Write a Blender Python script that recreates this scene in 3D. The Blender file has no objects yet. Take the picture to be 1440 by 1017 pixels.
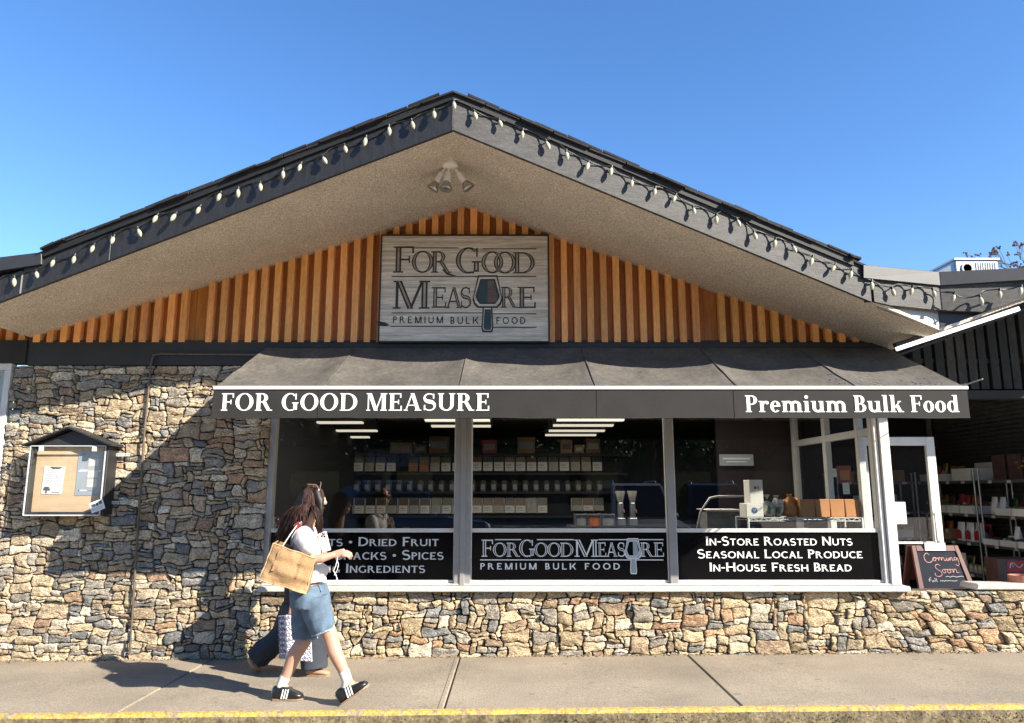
import bpy, bmesh, math, random
from mathutils import Vector, noise, Matrix
R = math.radians
random.seed(7)
scene = bpy.context.scene
# ------------------------------------------------------------------ camera, world, sun, exposure
CAM_H = 1.57; FPX = 1040.0; HORIZON = 690.0
PITCH = math.atan((HORIZON - 508.5) / FPX)
cd = bpy.data.cameras.new('camera'); cam = bpy.data.objects.new('camera', cd); scene.collection.objects.link(cam)
cam.location = (0, 0, CAM_H); cam.rotation_euler = (math.pi / 2 + PITCH, 0, 0)
cd.sensor_width = 36; cd.lens = 36 * FPX / 1440; cd.clip_end = 3000
scene.camera = cam
SUN_TO = Vector((1.57, -1.0, 1.08)).normalized()
w = bpy.data.worlds.new('World'); scene.world = w; w.use_nodes = True
nt = w.node_tree; nt.nodes.clear()
sky = nt.nodes.new('ShaderNodeTexSky'); sky.sky_type = 'NISHITA'; sky.sun_disc = False
sky.sun_elevation = math.asin(SUN_TO.z); sky.sun_rotation = math.atan2(SUN_TO.x, SUN_TO.y)
sky.air_density = 1.0; sky.dust_density = 0.0; sky.ozone_density = 3.2; sky.altitude = 0
bg = nt.nodes.new('ShaderNodeBackground'); bg.inputs['Strength'].default_value = 0.10
wo = nt.nodes.new('ShaderNodeOutputWorld')
hs = nt.nodes.new('ShaderNodeHueSaturation'); hs.inputs['Hue'].default_value = .506; hs.inputs['Saturation'].default_value = 1.19; hs.inputs['Value'].default_value = 0.98; nt.links.new(sky.outputs[0], hs.inputs['Color']); nt.links.new(hs.outputs[0], bg.inputs[0]); nt.links.new(bg.outputs[0], wo.inputs[0])
sl = bpy.data.lights.new('sun', 'SUN'); sl.energy = 5.0; sl.angle = R(0.5); sl.color = (1.0, 0.92, 0.79)
so = bpy.data.objects.new('sun', sl); scene.collection.objects.link(so)
so.rotation_euler = (-SUN_TO).to_track_quat('-Z', 'Y').to_euler(); so.location = (8, -6, 9)
scene.view_settings.view_transform = 'Standard'; scene.view_settings.look = 'None'
scene.view_settings.exposure = 1.46; scene.view_settings.gamma = 1.0
scene.cycles.max_bounces = 8; scene.cycles.transparent_max_bounces = 12; scene.cycles.caustics_reflective = False; scene.cycles.caustics_refractive = False

# ------------------------------------------------------------------ helpers
COL = scene.collection
def ray(u, v):
    x = (u - 720) / FPX; y = (508.5 - v) / FPX
    return Vector((x, math.cos(PITCH) - y * math.sin(PITCH), math.sin(PITCH) + y * math.cos(PITCH)))
def at(u, v, Y):
    """photo pixel -> world point at depth Y (used once to survey the place)"""
    r = ray(u, v); return Vector((r.x / r.y * Y, Y, CAM_H + r.z / r.y * Y))
def gz(x, y=6.0): return 0.009 * x                 # the pavement climbs slightly to the right
def wloc(o):
    p = Vector((0, 0, 0))
    while o: p += o.location; o = o.parent
    return p
def tag(o, label=None, cat=None, group=None, kind=None):
    if label: o['label'] = label
    if cat: o['category'] = cat
    if group: o['group'] = group
    if kind: o['kind'] = kind
    return o
def thing(name, label, cat, loc, group=None):
    o = bpy.data.objects.new(name, None); COL.objects.link(o); o.location = loc; o.empty_display_size = .1
    return tag(o, label, cat, group)
def kids(o): return [c for c in list(bpy.data.objects) if c.parent == o]
def copy_tree(o, parent=None, ch=None):
    c = o.copy(); COL.objects.link(c)
    if parent: c.parent = parent
    for k in kids(o): copy_tree(k, c)
    return c
class MB:
    def __init__(s): s.v = []; s.f = []; s.c = []; s.tint = (1, 1, 1)
    def add(s, vs, fs):
        n = len(s.v); s.v += [tuple(p) for p in vs]; s.c += [s.tint] * len(vs); s.f += [tuple(i + n for i in f) for f in fs]
    def box(s, x0, x1, y0, y1, z0, z1):
        s.add([(x0,y0,z0),(x1,y0,z0),(x1,y1,z0),(x0,y1,z0),(x0,y0,z1),(x1,y0,z1),(x1,y1,z1),(x0,y1,z1)],
              [(0,3,2,1),(4,5,6,7),(0,1,5,4),(1,2,6,5),(2,3,7,6),(3,0,4,7)])
    def hexa(s, b, t):
        s.add(list(b) + list(t), [(0,3,2,1),(4,5,6,7),(0,1,5,4),(1,2,6,5),(2,3,7,6),(3,0,4,7)])
    def obox(s, c, ax, ay, az):
        c = Vector(c); ax = Vector(ax); ay = Vector(ay); az = Vector(az)
        s.hexa([c-ax-ay-az, c+ax-ay-az, c+ax+ay-az, c-ax+ay-az], [c-ax-ay+az, c+ax-ay+az, c+ax+ay+az, c-ax+ay+az])
    def quad(s, a, b, c, d): s.add([a, b, c, d], [(0, 1, 2, 3)])
    def prism(s, poly, y0, y1):
        """outline in x,z from y0 (front) to y1 (back)"""
        n = len(poly)
        s.add([(x, y0, z) for x, z in poly] + [(x, y1, z) for x, z in poly],
              [tuple(range(n)), tuple(reversed(range(n, 2 * n)))] + [(i, i + n, (i + 1) % n + n, (i + 1) % n) for i in range(n)])
    def slab(s, pts, off):
        """polygon of 3-D points thickened by a vector"""
        n = len(pts); off = Vector(off)
        s.add([Vector(p) for p in pts] + [Vector(p) + off for p in pts],
              [tuple(range(n)), tuple(reversed(range(n, 2 * n)))] + [(i, i + n, (i + 1) % n + n, (i + 1) % n) for i in range(n)])
    def rings(s, rs, cap=True, closed=False):
        n = len(rs[0]); vs = [p for r in rs for p in r]; fs = []
        m = len(rs)
        for k in range(m if closed else m - 1):
            for i in range(n):
                a = k * n + i; b = k * n + (i + 1) % n; k2 = (k + 1) % m
                fs.append((a, b, k2 * n + (i + 1) % n, k2 * n + i))
        if cap and not closed: fs += [tuple(reversed(range(n))), tuple(range((m - 1) * n, m * n))]
        s.add(vs, fs)
    def tube(s, pts, r, n=8, cap=True, flat=None):
        pts = [Vector(p) for p in pts]; m = len(pts); rs = []
        rad = r if isinstance(r, (list, tuple)) else [r] * m
        prev = None
        for i, p in enumerate(pts):
            d = (pts[min(i + 1, m - 1)] - pts[max(i - 1, 0)])
            if d.length < 1e-9: d = Vector((0, 0, 1))
            d.normalize()
            if prev is None:
                a = Vector((0, 1, 0)) if abs(d.y) < .9 else Vector((1, 0, 0))
            else: a = prev
            u = (a - d * a.dot(d)).normalized(); prev = u; v = d.cross(u)
            q = rad[i]; ru, rv = q if isinstance(q, (tuple, list)) else (q, q)
            rs.append([p + u * ru * math.cos(t) + v * rv * math.sin(t) for t in [2 * math.pi * k / n for k in range(n)]])
        s.rings(rs, cap)
    def limb(s, pts, r, n=14):
        """tube with rounded ends"""
        pts = [Vector(p) for p in pts]; r = list(r)
        def mn(q): return min(q) if isinstance(q, (tuple, list)) else q
        def sc(q, k): return tuple(x * k for x in q) if isinstance(q, (tuple, list)) else q * k
        d0 = (pts[0] - pts[1]).normalized(); d1 = (pts[-1] - pts[-2]).normalized()
        P = [pts[0] + d0 * mn(r[0]) * .8, pts[0] + d0 * mn(r[0]) * .5] + pts + [pts[-1] + d1 * mn(r[-1]) * .5, pts[-1] + d1 * mn(r[-1]) * .8]
        Q = [sc(r[0], .35), sc(r[0], .8)] + r + [sc(r[-1], .8), sc(r[-1], .35)]
        s.tube(P, Q, n)
    def vloft(s, secs, n=20):
        """horizontal ellipses (x,y,z,rx,ry)"""
        s.rings([[(x + rx * math.cos(t), y + ry * math.sin(t), z) for t in [2 * math.pi * k / n for k in range(n)]] for x, y, z, rx, ry in secs])
    def ball(s, c, rx, ry=None, rz=None, n=12, m=8):
        ry = ry or rx; rz = rz or rx; c = Vector(c); rs = []
        for j in range(1, m):
            a = math.pi * j / m
            rs.append([c + Vector((rx * math.sin(a) * math.cos(t), ry * math.sin(a) * math.sin(t), -rz * math.cos(a))) for t in [2 * math.pi * k / n for k in range(n)]])
        s.rings(rs)
    def lathe(s, c, prof, axis=(0, 0, 1), n=16):
        """prof = [(r, h)] along axis"""
        c = Vector(c); d = Vector(axis).normalized(); a = Vector((0, 1, 0)) if abs(d.y) < .9 else Vector((1, 0, 0))
        u = (a - d * a.dot(d)).normalized(); v = d.cross(u)
        s.rings([[c + d * h + u * r * math.cos(t) + v * r * math.sin(t) for t in [2 * math.pi * k / n for k in range(n)]] for r, h in prof])
    def mesh(s, name, bevel=0, seg=1):
        me = bpy.data.meshes.new(name); me.from_pydata(s.v, [], s.f)
        ca = me.color_attributes.new('tint', 'FLOAT_COLOR', 'POINT')
        flat = []
        for c in s.c: flat += [c[0], c[1], c[2], 1.0]
        ca.data.foreach_set('color', flat)
        bm = bmesh.new(); bm.from_mesh(me)
        if bevel: 
            ed = [e for e in bm.edges if len(e.link_faces) == 2 and e.calc_face_angle(0) > .5]
            bmesh.ops.bevel(bm, geom=ed, offset=bevel, segments=seg, affect='EDGES', clamp_overlap=True)
        bmesh.ops.recalc_face_normals(bm, faces=bm.faces)
        bm.to_mesh(me); bm.free()
        return me
    def build(s, name, m, parent=None, smooth=0, bevel=0, seg=1, label=None, origin=None):
        me = s.mesh(name, bevel, seg)
        return link(me, name, m, parent, smooth, label, origin)
def link(me, name, m, parent=None, smooth=0, label=None, origin=None):
    ms = m if isinstance(m, (list, tuple)) else [m]
    for q in ms: me.materials.append(q)
    o = bpy.data.objects.new(name, me); COL.objects.link(o)
    if parent is not None:
        off = wloc(parent); o.parent = parent; me.transform(Matrix.Translation(-off))
    else:
        if origin is None:
            xs = [v.co for v in me.vertices]
            mn = [min(c[i] for c in xs) for i in range(3)]; mx = [max(c[i] for c in xs) for i in range(3)]
            origin = ((mn[0] + mx[0]) / 2, (mn[1] + mx[1]) / 2, mn[2])
        me.transform(Matrix.Translation(-Vector(origin))); o.location = origin
    if smooth:
        me.polygons.foreach_set('use_smooth', [True] * len(me.polygons))
        if smooth < 180: me.set_sharp_from_angle(angle=R(smooth))
    if label: o['label'] = label
    return o
def solid(mb, voxel, it=4, wr=0, wsc=9, seed=0):
    """fuse overlapping lofts into one continuous skin"""
    me = mb.mesh('tmp'); o = bpy.data.objects.new('tmp', me); COL.objects.link(o)
    m = o.modifiers.new('r', 'REMESH'); m.mode = 'VOXEL'; m.voxel_size = voxel; m.adaptivity = 0
    if it:
        k = o.modifiers.new('s', 'SMOOTH'); k.factor = .5; k.iterations = it
    dg = bpy.context.evaluated_depsgraph_get(); dg.update()
    out = bpy.data.meshes.new_from_object(o.evaluated_get(dg))
    bpy.data.objects.remove(o); bpy.data.meshes.remove(me)
    if wr:
        vn = [v.normal.copy() for v in out.vertices]
        for v, n in zip(out.vertices, vn):
            p = Vector((v.co.x * wsc, v.co.y * wsc, v.co.z * wsc * .6)) + Vector((seed, 0, 0))
            v.co += n * wr * (1 - 2 * abs(noise.noise(p)) + .5 * noise.noise(p * 2.7))
    return out

# ------------------------------------------------------------------ materials
MATS = {}
KEEP = {'stucco', 'cedar', 'sign_wood', 'asphalt', 'bin_label', 'carton_white', 'pack_white', 'slat', 'lamp_white'}
def mat(name, col, rough=.6, var=.15, vs=6, fine=0, fs=120, bump=0, bs=90, metal=0, spec=.5, stretch=(1, 1, 1), attr=False, col2=None, thr=None, coat=0, emit=0, trans=0, fr=(.33, .67), bd=.01):
    if not emit and name not in KEEP: col = tuple(c * .84 for c in col); col2 = tuple(c * .84 for c in col2) if col2 else None
    m = bpy.data.materials.new(name); m.use_nodes = True; nt = m.node_tree; N = nt.nodes; L = nt.links
    b = N['Principled BSDF']; b.inputs['Roughness'].default_value = rough; b.inputs['Metallic'].default_value = metal
    b.inputs['Specular IOR Level'].default_value = spec
    if coat: b.inputs['Coat Weight'].default_value = coat; b.inputs['Coat Roughness'].default_value = .08
    tc = N.new('ShaderNodeTexCoord'); mp = N.new('ShaderNodeMapping'); mp.inputs['Scale'].default_value = stretch
    L.new(tc.outputs['Object'], mp.inputs['Vector'])
    def nz(scale, det=5, ro=.6):
        n = N.new('ShaderNodeTexNoise'); n.inputs['Scale'].default_value = scale; n.inputs['Detail'].default_value = det; n.inputs['Roughness'].default_value = ro
        L.new(mp.outputs[0], n.inputs['Vector']); return n
    n1 = nz(vs); rp = N.new('ShaderNodeValToRGB'); L.new(n1.outputs['Fac'], rp.inputs[0])
    c2 = col2 or tuple(min(1, c * (1 + var)) for c in col); c1 = col if col2 else tuple(c * (1 - var) for c in col)
    lo, hi = thr or (.3, .7)
    rp.color_ramp.elements[0].position = lo; rp.color_ramp.elements[1].position = hi
    rp.color_ramp.elements[0].color = (*c1, 1); rp.color_ramp.elements[1].color = (*c2, 1)
    out = rp.outputs[0]
    def mul(a, bsock, fac=1.0):
        x = N.new('ShaderNodeMix'); x.data_type = 'RGBA'; x.blend_type = 'MULTIPLY'; x.inputs[0].default_value = fac
        L.new(a, x.inputs[6]); L.new(bsock, x.inputs[7]); return x.outputs[2]
    if fine:
        n2 = nz(fs, 3, .7); r2 = N.new('ShaderNodeValToRGB'); L.new(n2.outputs['Fac'], r2.inputs[0])
        r2.color_ramp.elements[0].position = fr[0]; r2.color_ramp.elements[1].position = fr[1]
        a, c = 1 - fine, 1 + fine * .5
        r2.color_ramp.elements[0].color = (a, a, a, 1); r2.color_ramp.elements[1].color = (c, c, c, 1)
        out = mul(out, r2.outputs[0])
    if attr:
        at_ = N.new('ShaderNodeAttribute'); at_.attribute_name = 'tint'; out = mul(out, at_.outputs['Color'])
    L.new(out, b.inputs['Base Color'])
    if bump:
        n3 = nz(bs, 6, .65); bp = N.new('ShaderNodeBump'); bp.inputs['Strength'].default_value = bump; bp.inputs['Distance'].default_value = bd
        L.new(n3.outputs['Fac'], bp.inputs['Height']); L.new(bp.outputs[0], b.inputs['Normal'])
    if emit:
        b.inputs['Emission Color'].default_value = (*col, 1); b.inputs['Emission Strength'].default_value = emit
    MATS[name] = m; return m
def glass(name, tint=(.9, .92, .92), ior=1.5, refl=1.0, rough=0.0):
    m = bpy.data.materials.new(name); m.use_nodes = True; N = m.node_tree.nodes; L = m.node_tree.links; N.clear()
    o = N.new('ShaderNodeOutputMaterial'); mx = N.new('ShaderNodeMixShader'); t = N.new('ShaderNodeBsdfTransparent'); g = N.new('ShaderNodeBsdfGlossy')
    fr = N.new('ShaderNodeFresnel'); ge = N.new('ShaderNodeNewGeometry'); mr = N.new('ShaderNodeMapRange'); mr.inputs['To Min'].default_value = ior; mr.inputs['To Max'].default_value = 1 / ior; L.new(ge.outputs['Backfacing'], mr.inputs['Value']); L.new(mr.outputs['Result'], fr.inputs['IOR']); t.inputs[0].default_value = (*tint, 1); g.inputs['Roughness'].default_value = rough
    g.inputs[0].default_value = (refl, refl, refl, 1)
    L.new(fr.outputs[0], mx.inputs[0]); L.new(t.outputs[0], mx.inputs[1]); L.new(g.outputs[0], mx.inputs[2]); L.new(mx.outputs[0], o.inputs[0])
    return m
# ------------------------------------------------------------------ drawn lettering (own letter shapes)
class Gl:
    def __init__(s, st): s.o = []; s.i = []; s.st = st
    def poly(s, p): s.o.append(p)
    def rect(s, x0, y0, x1, y1):
        if x1 - x0 > 1e-4 and y1 - y0 > 1e-4: s.o.append([(x0, y0), (x1, y0), (x1, y1), (x0, y1)])
    def inn(s, p): s.i.append(p)
    def stem(s, x, y0=0, y1=1, b='lr', t='lr', w=None):
        W, S, ST, O = s.st['W'], s.st['S'], s.st['ST'], s.st['O']; w = w or W
        s.rect(x, y0, x + w, y1)
        if S:
            if b: s.rect(x - (S if 'l' in b else 0), y0, x + w + (S if 'r' in b else 0), y0 + ST)
            if t: s.rect(x - (S if 't' in t or 'l' in t else 0), y1 - ST, x + w + (S if 'r' in t else 0), y1)
        if O and w > 2.4 * O: s.inn([(x + O, y0 + O), (x + w - O, y0 + O), (x + w - O, y1 - O), (x + O, y1 - O)])
    def diag(s, xb, yb, xt, yt, w):
        O = s.st['O']; s.poly([(xb, yb), (xb + w, yb), (xt + w, yt), (xt, yt)])
        if O and w > 2.6 * O: s.inn([(xb + O * 1.1, yb + O * .3), (xb + w - O * 1.1, yb + O * .3), (xt + w - O * 1.1, yt - O * .3), (xt + O * 1.1, yt - O * .3)])
    def ring(s, cx, cy, rx, ry, a0, a1, w, t, inner=True):
        O = s.st['O']; n = max(6, int(abs(a1 - a0) / 9)); A = [R(a0 + (a1 - a0) * k / n) for k in range(n + 1)]
        if a1 - a0 > 350:
            s.ring(cx, cy, rx, ry, a0, (a0 + a1) / 2, w, t); s.ring(cx, cy, rx, ry, (a0 + a1) / 2, a1, w, t); return
        def band(ox, oy, ix, iy): return [(cx + ox * math.cos(a), cy + oy * math.sin(a)) for a in A] + [(cx + ix * math.cos(a), cy + iy * math.sin(a)) for a in reversed(A)]
        s.poly(band(rx, ry, rx - w, ry - t))
        if O and w > 2.4 * O and inner:
            A = [a for a in A if abs(math.cos(a)) > .42]
            for sgn in (1, -1):
                A2 = [a for a in A if math.cos(a) * sgn > 0]
                if len(A2) > 2:
                    A_ = A; A = A2; s.inn(band(rx - O, ry - min(O, t * .4), rx - w + O, ry - t + min(O, t * .4))); A = A_
    def circ(s, cx, cy, r): s.poly([(cx + r * math.cos(R(22.5 * k)), cy + r * math.sin(R(22.5 * k))) for k in range(16)])
    def bowl(s, x0, y0, y1, width):
        W, T = s.st['W'], s.st['T']; ry = (y1 - y0) / 2; rx = min(width * .8, ry * 1.25); xc = x0 + width - rx
        s.rect(x0, y1 - T, xc, y1); s.rect(x0, y0, xc, y0 + T); s.ring(xc, (y0 + y1) / 2, rx, ry, -90, 90, W, T)
    def ribbon(s, pts, ws):
        L = []; Q = []
        for k, p in enumerate(pts):
            a = pts[max(k - 1, 0)]; b = pts[min(k + 1, len(pts) - 1)]; dx, dy = b[0] - a[0], b[1] - a[1]; d = math.hypot(dx, dy) or 1
            nx, ny = -dy / d * ws[k] / 2, dx / d * ws[k] / 2
            L.append((p[0] + nx, p[1] + ny)); Q.append((p[0] - nx, p[1] - ny))
        return L + Q[::-1]
def glyph(ch, st):
    g = Gl(st); W, T, S, ST, ES, O = st['W'], st['T'], st['S'], st['ST'], st['ES'], st['O']
    if ch == 'A':
        g.diag(.02, 0, .40 - T * .6, 1, T * 1.25); g.diag(.84 - W, 0, .42 - W * .55, 1, W); g.rect(.16, .28, .64, .28 + T)
        if S: g.rect(.02 - S, 0, .02 + T * 1.25 + S, ST); g.rect(.84 - W - S, 0, .84 + S, ST)
    elif ch == 'B':
        g.stem(0, b='l', t='l'); g.bowl(W, .52 - T, 1, .36); g.bowl(W, 0, .52, .43)
    elif ch in 'CG':
        g.ring(.47, .5, .47, .51, 46, 314 if ch == 'C' else 290, W, T)
        x = .47 + .47 * math.cos(R(46))
        if ES: g.rect(x - ES * .9, .64, x + ES * .1, .98)
        elif ch == 'G': pass
        if ch == 'G':
            g.stem(x - W + .05, .06, .47, b='', t='lr' if S else ''); g.rect(.60, 0.0, x - W + .06, T * 1.2)
            if not S: g.rect(.5, .47 - T, x + .05 - W, .47)
    elif ch == 'D': g.stem(0, b='l', t='l'); g.bowl(W, 0, 1, .66)
    elif ch in 'EF':
        g.stem(0, b='lr' if ch == 'F' else 'l', t='l'); g.rect(W, 1 - T, .60, 1); g.rect(W, .5 - T / 2, .48, .5 + T / 2)
        if ES: g.rect(.60 - ES, .74, .60, 1 - T); g.rect(.48 - ES * .8, .37, .48, .63)
        if ch == 'E':
            g.rect(W, 0, .64, T)
            if ES: g.rect(.64 - ES, T, .64, .28)
    elif ch == 'H': g.stem(0); g.stem(.84 - W); g.rect(W, .5 - T / 2, .84 - W, .5 + T / 2)
    elif ch == 'I': g.stem(0)
    elif ch == 'K':
        g.stem(0); g.diag(W * .9, .36, .62, 1, T * 1.5); g.diag(.84 - W * 1.15, 0, .27, .62, W * 1.1)
        if S: g.rect(.56, 1 - ST, .62 + T * 1.5 + S, 1); g.rect(.84 - W * 1.15 - S, 0, .84 + S, ST)
    elif ch == 'L':
        g.stem(0, b='l'); g.rect(W, 0, .60, T)
        if ES: g.rect(.60 - ES, T, .60, .3)
    elif ch == 'M':
        t2 = T * 1.2; g.stem(.02, w=t2, t='l'); g.diag(.50 - W * .6, 0, .02, 1, W); g.diag(.50 - W * .3, 0, 1.0 - W - T * .3, 1, T * 1.2); g.stem(1.0 - W)
    elif ch == 'N':
        t2 = T * 1.2; g.stem(.02, w=t2, t='l'); g.diag(.84 - W, 0, .02, 1, W * 1.05); g.stem(.86 - t2, w=t2, b='')
    elif ch == 'O': g.ring(.49, .5, .49, .51, 90, 450, W, T)
    elif ch == 'P': g.stem(0, t='l'); g.bowl(W, .44, 1, .42)
    elif ch == 'R':
        g.stem(0, t='l'); g.bowl(W, .47, 1, .40); g.diag(.80 - W * 1.05, 0, .30, .50, W * 1.05)
        if S: g.rect(.70 - W * .5, 0, .80 + S, ST)
    elif ch == 'S':
        pts = []; ws = []
        for k in range(21): a = R(35 + 235 * k / 20); pts.append((.3 + .27 * math.cos(a), .745 + .225 * math.sin(a)))
        for k in range(1, 21): a = R(90 - 235 * k / 20); pts.append((.3 + .29 * math.cos(a), .27 + .245 * math.sin(a)))
        n = len(pts)
        def wd(k):
            u = k / (n - 1); return T + (W * 1.05 - T) * math.exp(-((u - .5) / .2) ** 2)
        g.poly(g.ribbon(pts, [wd(k) for k in range(n)]))
        if O and W > 2.4 * O: q = pts[11:30]; g.inn(g.ribbon(q, [max(wd(k) - 2 * O, .012) for k in range(11, 30)]))
        if ES: g.rect(.53 - ES * .6, .68, .53 + ES * .4, .97); g.rect(.03 - ES * .4, .03, .03 + ES * .6, .33)
    elif ch == 'T':
        g.stem(.37 - W / 2, t=''); g.rect(0, 1 - T, .74, 1)
        if ES: g.rect(0, .73, ES, 1 - T); g.rect(.74 - ES, .73, .74, 1 - T)
    elif ch == 'U':
        w2 = W * .9; g.stem(0, .34, 1, b='', w=w2); g.stem(.80 - w2, .34, 1, b='', w=w2); g.ring(.40, .35, .40, .36, 180, 360, w2, T * 1.2, False)
    elif ch == 'o': g.ring(.31, .33, .31, .345, 90, 450, W * .95, T)
    elif ch == 'e': g.ring(.30, .33, .30, .345, 0, 318, W * .95, T); g.rect(W * .7, .33, .585, .33 + T)
    elif ch == 'r': g.stem(0, 0, .66, t='l'); g.ring(W + .15, .36, .17 + W * .3, .31, 60, 165, W * .5, T * 1.3); g.circ(W + .22, .56, .1)
    elif ch == 'm':
        gap = .22; g.stem(0, 0, .66, t='l')
        for k in (1, 2):
            x = k * (W + gap); g.stem(x, 0, .40, t=''); g.ring(x - gap / 2, .40, gap / 2 + W, .275, 0, 140, W, T * 2.2)
    elif ch == 'i': g.stem(0, 0, .66, t='l'); g.circ(W / 2, .9, .11)
    elif ch == 'u':
        g.stem(0, .26, .66, t='l', b=''); g.stem(W + .24, 0, .66, t='l', b='r'); g.ring(W + .12, .26, .12 + W, .275, 180, 330, W, T * 2.2)
    elif ch == 'l': g.stem(0, 0, 1.02, t='l')
    elif ch == 'k':
        g.stem(0, 0, 1.02, t='l'); g.diag(W * .9, .26, .46, .66, T * 1.5); g.diag(.66 - W * 1.1, 0, .24, .42, W * 1.05)
        if S: g.rect(.40, .66 - ST, .60, .66); g.rect(.66 - W * 1.2, 0, .66 + S, ST)
    elif ch == 'd': g.ring(.30, .33, .30, .345, 90, 450, W * .95, T); g.stem(.62 - W, 0, 1.02, t='l', b='r')
    elif ch == '-': g.rect(0, .34, .34, .34 + max(T, .11))
    elif ch == '•': g.circ(.15, .45, .15)
    xs = [p[0] for q in g.o for p in q]
    return g, (min(xs), max(xs)) if xs else (0, .3)
def layout(txt, st, caps=1.0, track=.1, space=.42):
    """uppercase letters full size; letters written small become small capitals of size `caps` (caps=0: true lowercase)"""
    O = []; I = []; x = 0
    for ch in txt:
        if ch == ' ': x += space; continue
        sc = 1.0; c = ch
        if caps and ch.islower(): sc = caps; c = ch.upper()
        g, (a, b) = glyph(c, st)
        for src, dst in ((g.o, O), (g.i, I)):
            for p in src: dst.append([((q[0] - a) * sc + x, q[1] * sc) for q in p])
        x += (b - a) * sc + track
    return O, I, x - track
def letters(mb, txt, st, x0, x1, z0, z1, y, caps=1.0, track=.1, space=.42, mbi=None, lift=.0006):
    O, I, wd = layout(txt, st, caps, track, space); sx = (x1 - x0) / wd; sz = z1 - z0
    for k, p in enumerate(O):
        yy = y - .00025 * (k % 9) - .0002
        mb.add([(x0 + q[0] * sx, yy, z0 + q[1] * sz) for q in p], [tuple(range(len(p)))])
    if mbi is not None:
        for k, p in enumerate(I):
            yy = y - .0028 - .00015 * (k % 5)
            mbi.add([(x0 + q[0] * sx, yy, z0 + q[1] * sz) for q in p], [tuple(range(len(p)))])
BOLD = dict(W=.21, T=.06, S=.075, ST=.055, ES=.075, O=0)
TRAJ = dict(W=.185, T=.07, S=.08, ST=.055, ES=.06, O=.058)
COPP = dict(W=.17, T=.135, S=.03, ST=.05, ES=.0, O=0)
SANS = dict(W=.17, T=.15, S=0, ST=0, ES=0, O=0)
# ------------------------------------------------------------------ material list
mat('stone', (.60, .57, .53), .9, .22, 11, fine=.55, fs=62, fr=(.40, .60), bump=1.0, bs=34, bd=.02, attr=True, col2=(1.0, .955, .88), thr=(.35, .62), stretch=(1, 1, 1.7))
mat('mortar', (.075, .063, .05), .95, .3, 20, bump=.6, bs=60)
mat('cedar', (.72, .315, .095), .55, .17, 5, fine=.25, fs=22, bump=.25, bs=30, stretch=(7, 7, .55), attr=True)
mat('charcoal_left', (.024, .022, .023), .5, .3, 10, fine=.3, fs=40, bump=.15, bs=60, stretch=(3, 3, .4))
mat('charcoal_right', (.056, .053, .050), .62, .35, 9, fine=.5, fs=34, bump=.3, bs=60, stretch=(.5, .5, 3))
mat('flashing', (.034, .032, .034), .45, .2, 5)
mat('drip', (.010, .010, .011), .7, .2, 8)  # near-black for the painted shingle shadow and the fascia gap
mat('band', (.020, .019, .019), .6, .3, 5, fine=.2)
mat('stucco', (.76, .665, .545), .95, .08, 3, fine=.55, fs=75, bump=.9, bs=80)
mat('shingle', (.022, .021, .023), .9, .5, 14, fine=.5, fs=120, bump=.6, attr=True)
mat('alu', (.33, .32, .31), .42, .12, 4, metal=.25)
mat('alu_pale', (.72, .70, .67), .45, .08, 4, fine=.06, fs=40)
mat('white_paint', (.80, .78, .74), .5, .06, 5, fine=.06, fs=60)
mat('sill', (.62, .58, .52), .6, .12, 6, fine=.2, fs=60, bump=.2)
mat('black_vinyl', (.004, .004, .0045), .10, .2, 3, spec=.12)
mat('white_vinyl', (.86, .86, .84), .5, .05, 10)
mat('pale_vinyl', (.74, .76, .76), .5, .06, 10)
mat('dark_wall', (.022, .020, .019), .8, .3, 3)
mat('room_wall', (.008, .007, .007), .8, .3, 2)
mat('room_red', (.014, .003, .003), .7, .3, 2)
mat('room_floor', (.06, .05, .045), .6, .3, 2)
mat('concrete', (.335, .28, .21), .9, .20, 1.1, fine=.42, fs=75, bump=.45, bs=70)
mat('groove', (.10, .085, .065), .95, .2, 8)
mat('kerb', (.20, .155, .09), .95, .55, 9, fine=.6, fs=50, bump=.8, bs=40)
mat('yellow', (.36, .29, .18), .85, .20, 16, fine=.5, fs=45, bump=.4, col2=(.60, .39, .09), thr=(.40, .50))
mat('asphalt', (.34, .29, .23), .95, .3, 3, fine=.6, fs=90, bump=.8, bs=90)
mat('moss', (.12, .14, .025), .95, .5, 9)
mat('leaf_litter', (.20, .13, .05), .9, .5, 9, attr=True)
GLASS = glass('window_glass', (.82, .85, .85), 1.92)
ACRYL = glass('acrylic', (.95, .96, .96), 1.45)

# ------------------------------------------------------------------ ground
D = 7.526; KY = 5.70
m = MB()
m.add([(x, y, gz(x) - .125) for x, y in ((-400, 800), (-400, -800), (400, -800), (400, 800))], [(0, 1, 2, 3)])
m.v = [(x, y, -.125 + (.009 * max(-12, min(12, x)))) for x, y, z in m.v]
xs = [-400, -12, 12, 400]; m = MB()
for a, b in zip(xs, xs[1:]):
    za, zb = .009 * max(-12, min(12, a)) - .125, .009 * max(-12, min(12, b)) - .125
    m.add([(a, -800, za), (b, -800, zb), (b, 800, zb), (a, 800, za)], [(0, 1, 2, 3)])
road = m.build('road', MATS['asphalt'], origin=(0, 0, 0)); tag(road, 'sunlit asphalt lane in front of the yellow kerb', 'road', kind='structure')
m = MB(); jx = [-11, -7.4, -5.15, -2.88, -.50, 1.685, 5.6, 8.6, 11]
for a, b in zip(jx, jx[1:]):
    m.hexa([(a + .006, KY + .05, gz(a) - .3), (b - .006, KY + .05, gz(b) - .3), (b - .006, D + 6.5, gz(b) - .3), (a + .006, D + 6.5, gz(a) - .3)],
           [(a + .006, KY + .05, gz(a)), (b - .006, KY + .05, gz(b)), (b - .006, D + 6.5, gz(b)), (a + .006, D + 6.5, gz(a))])
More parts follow.
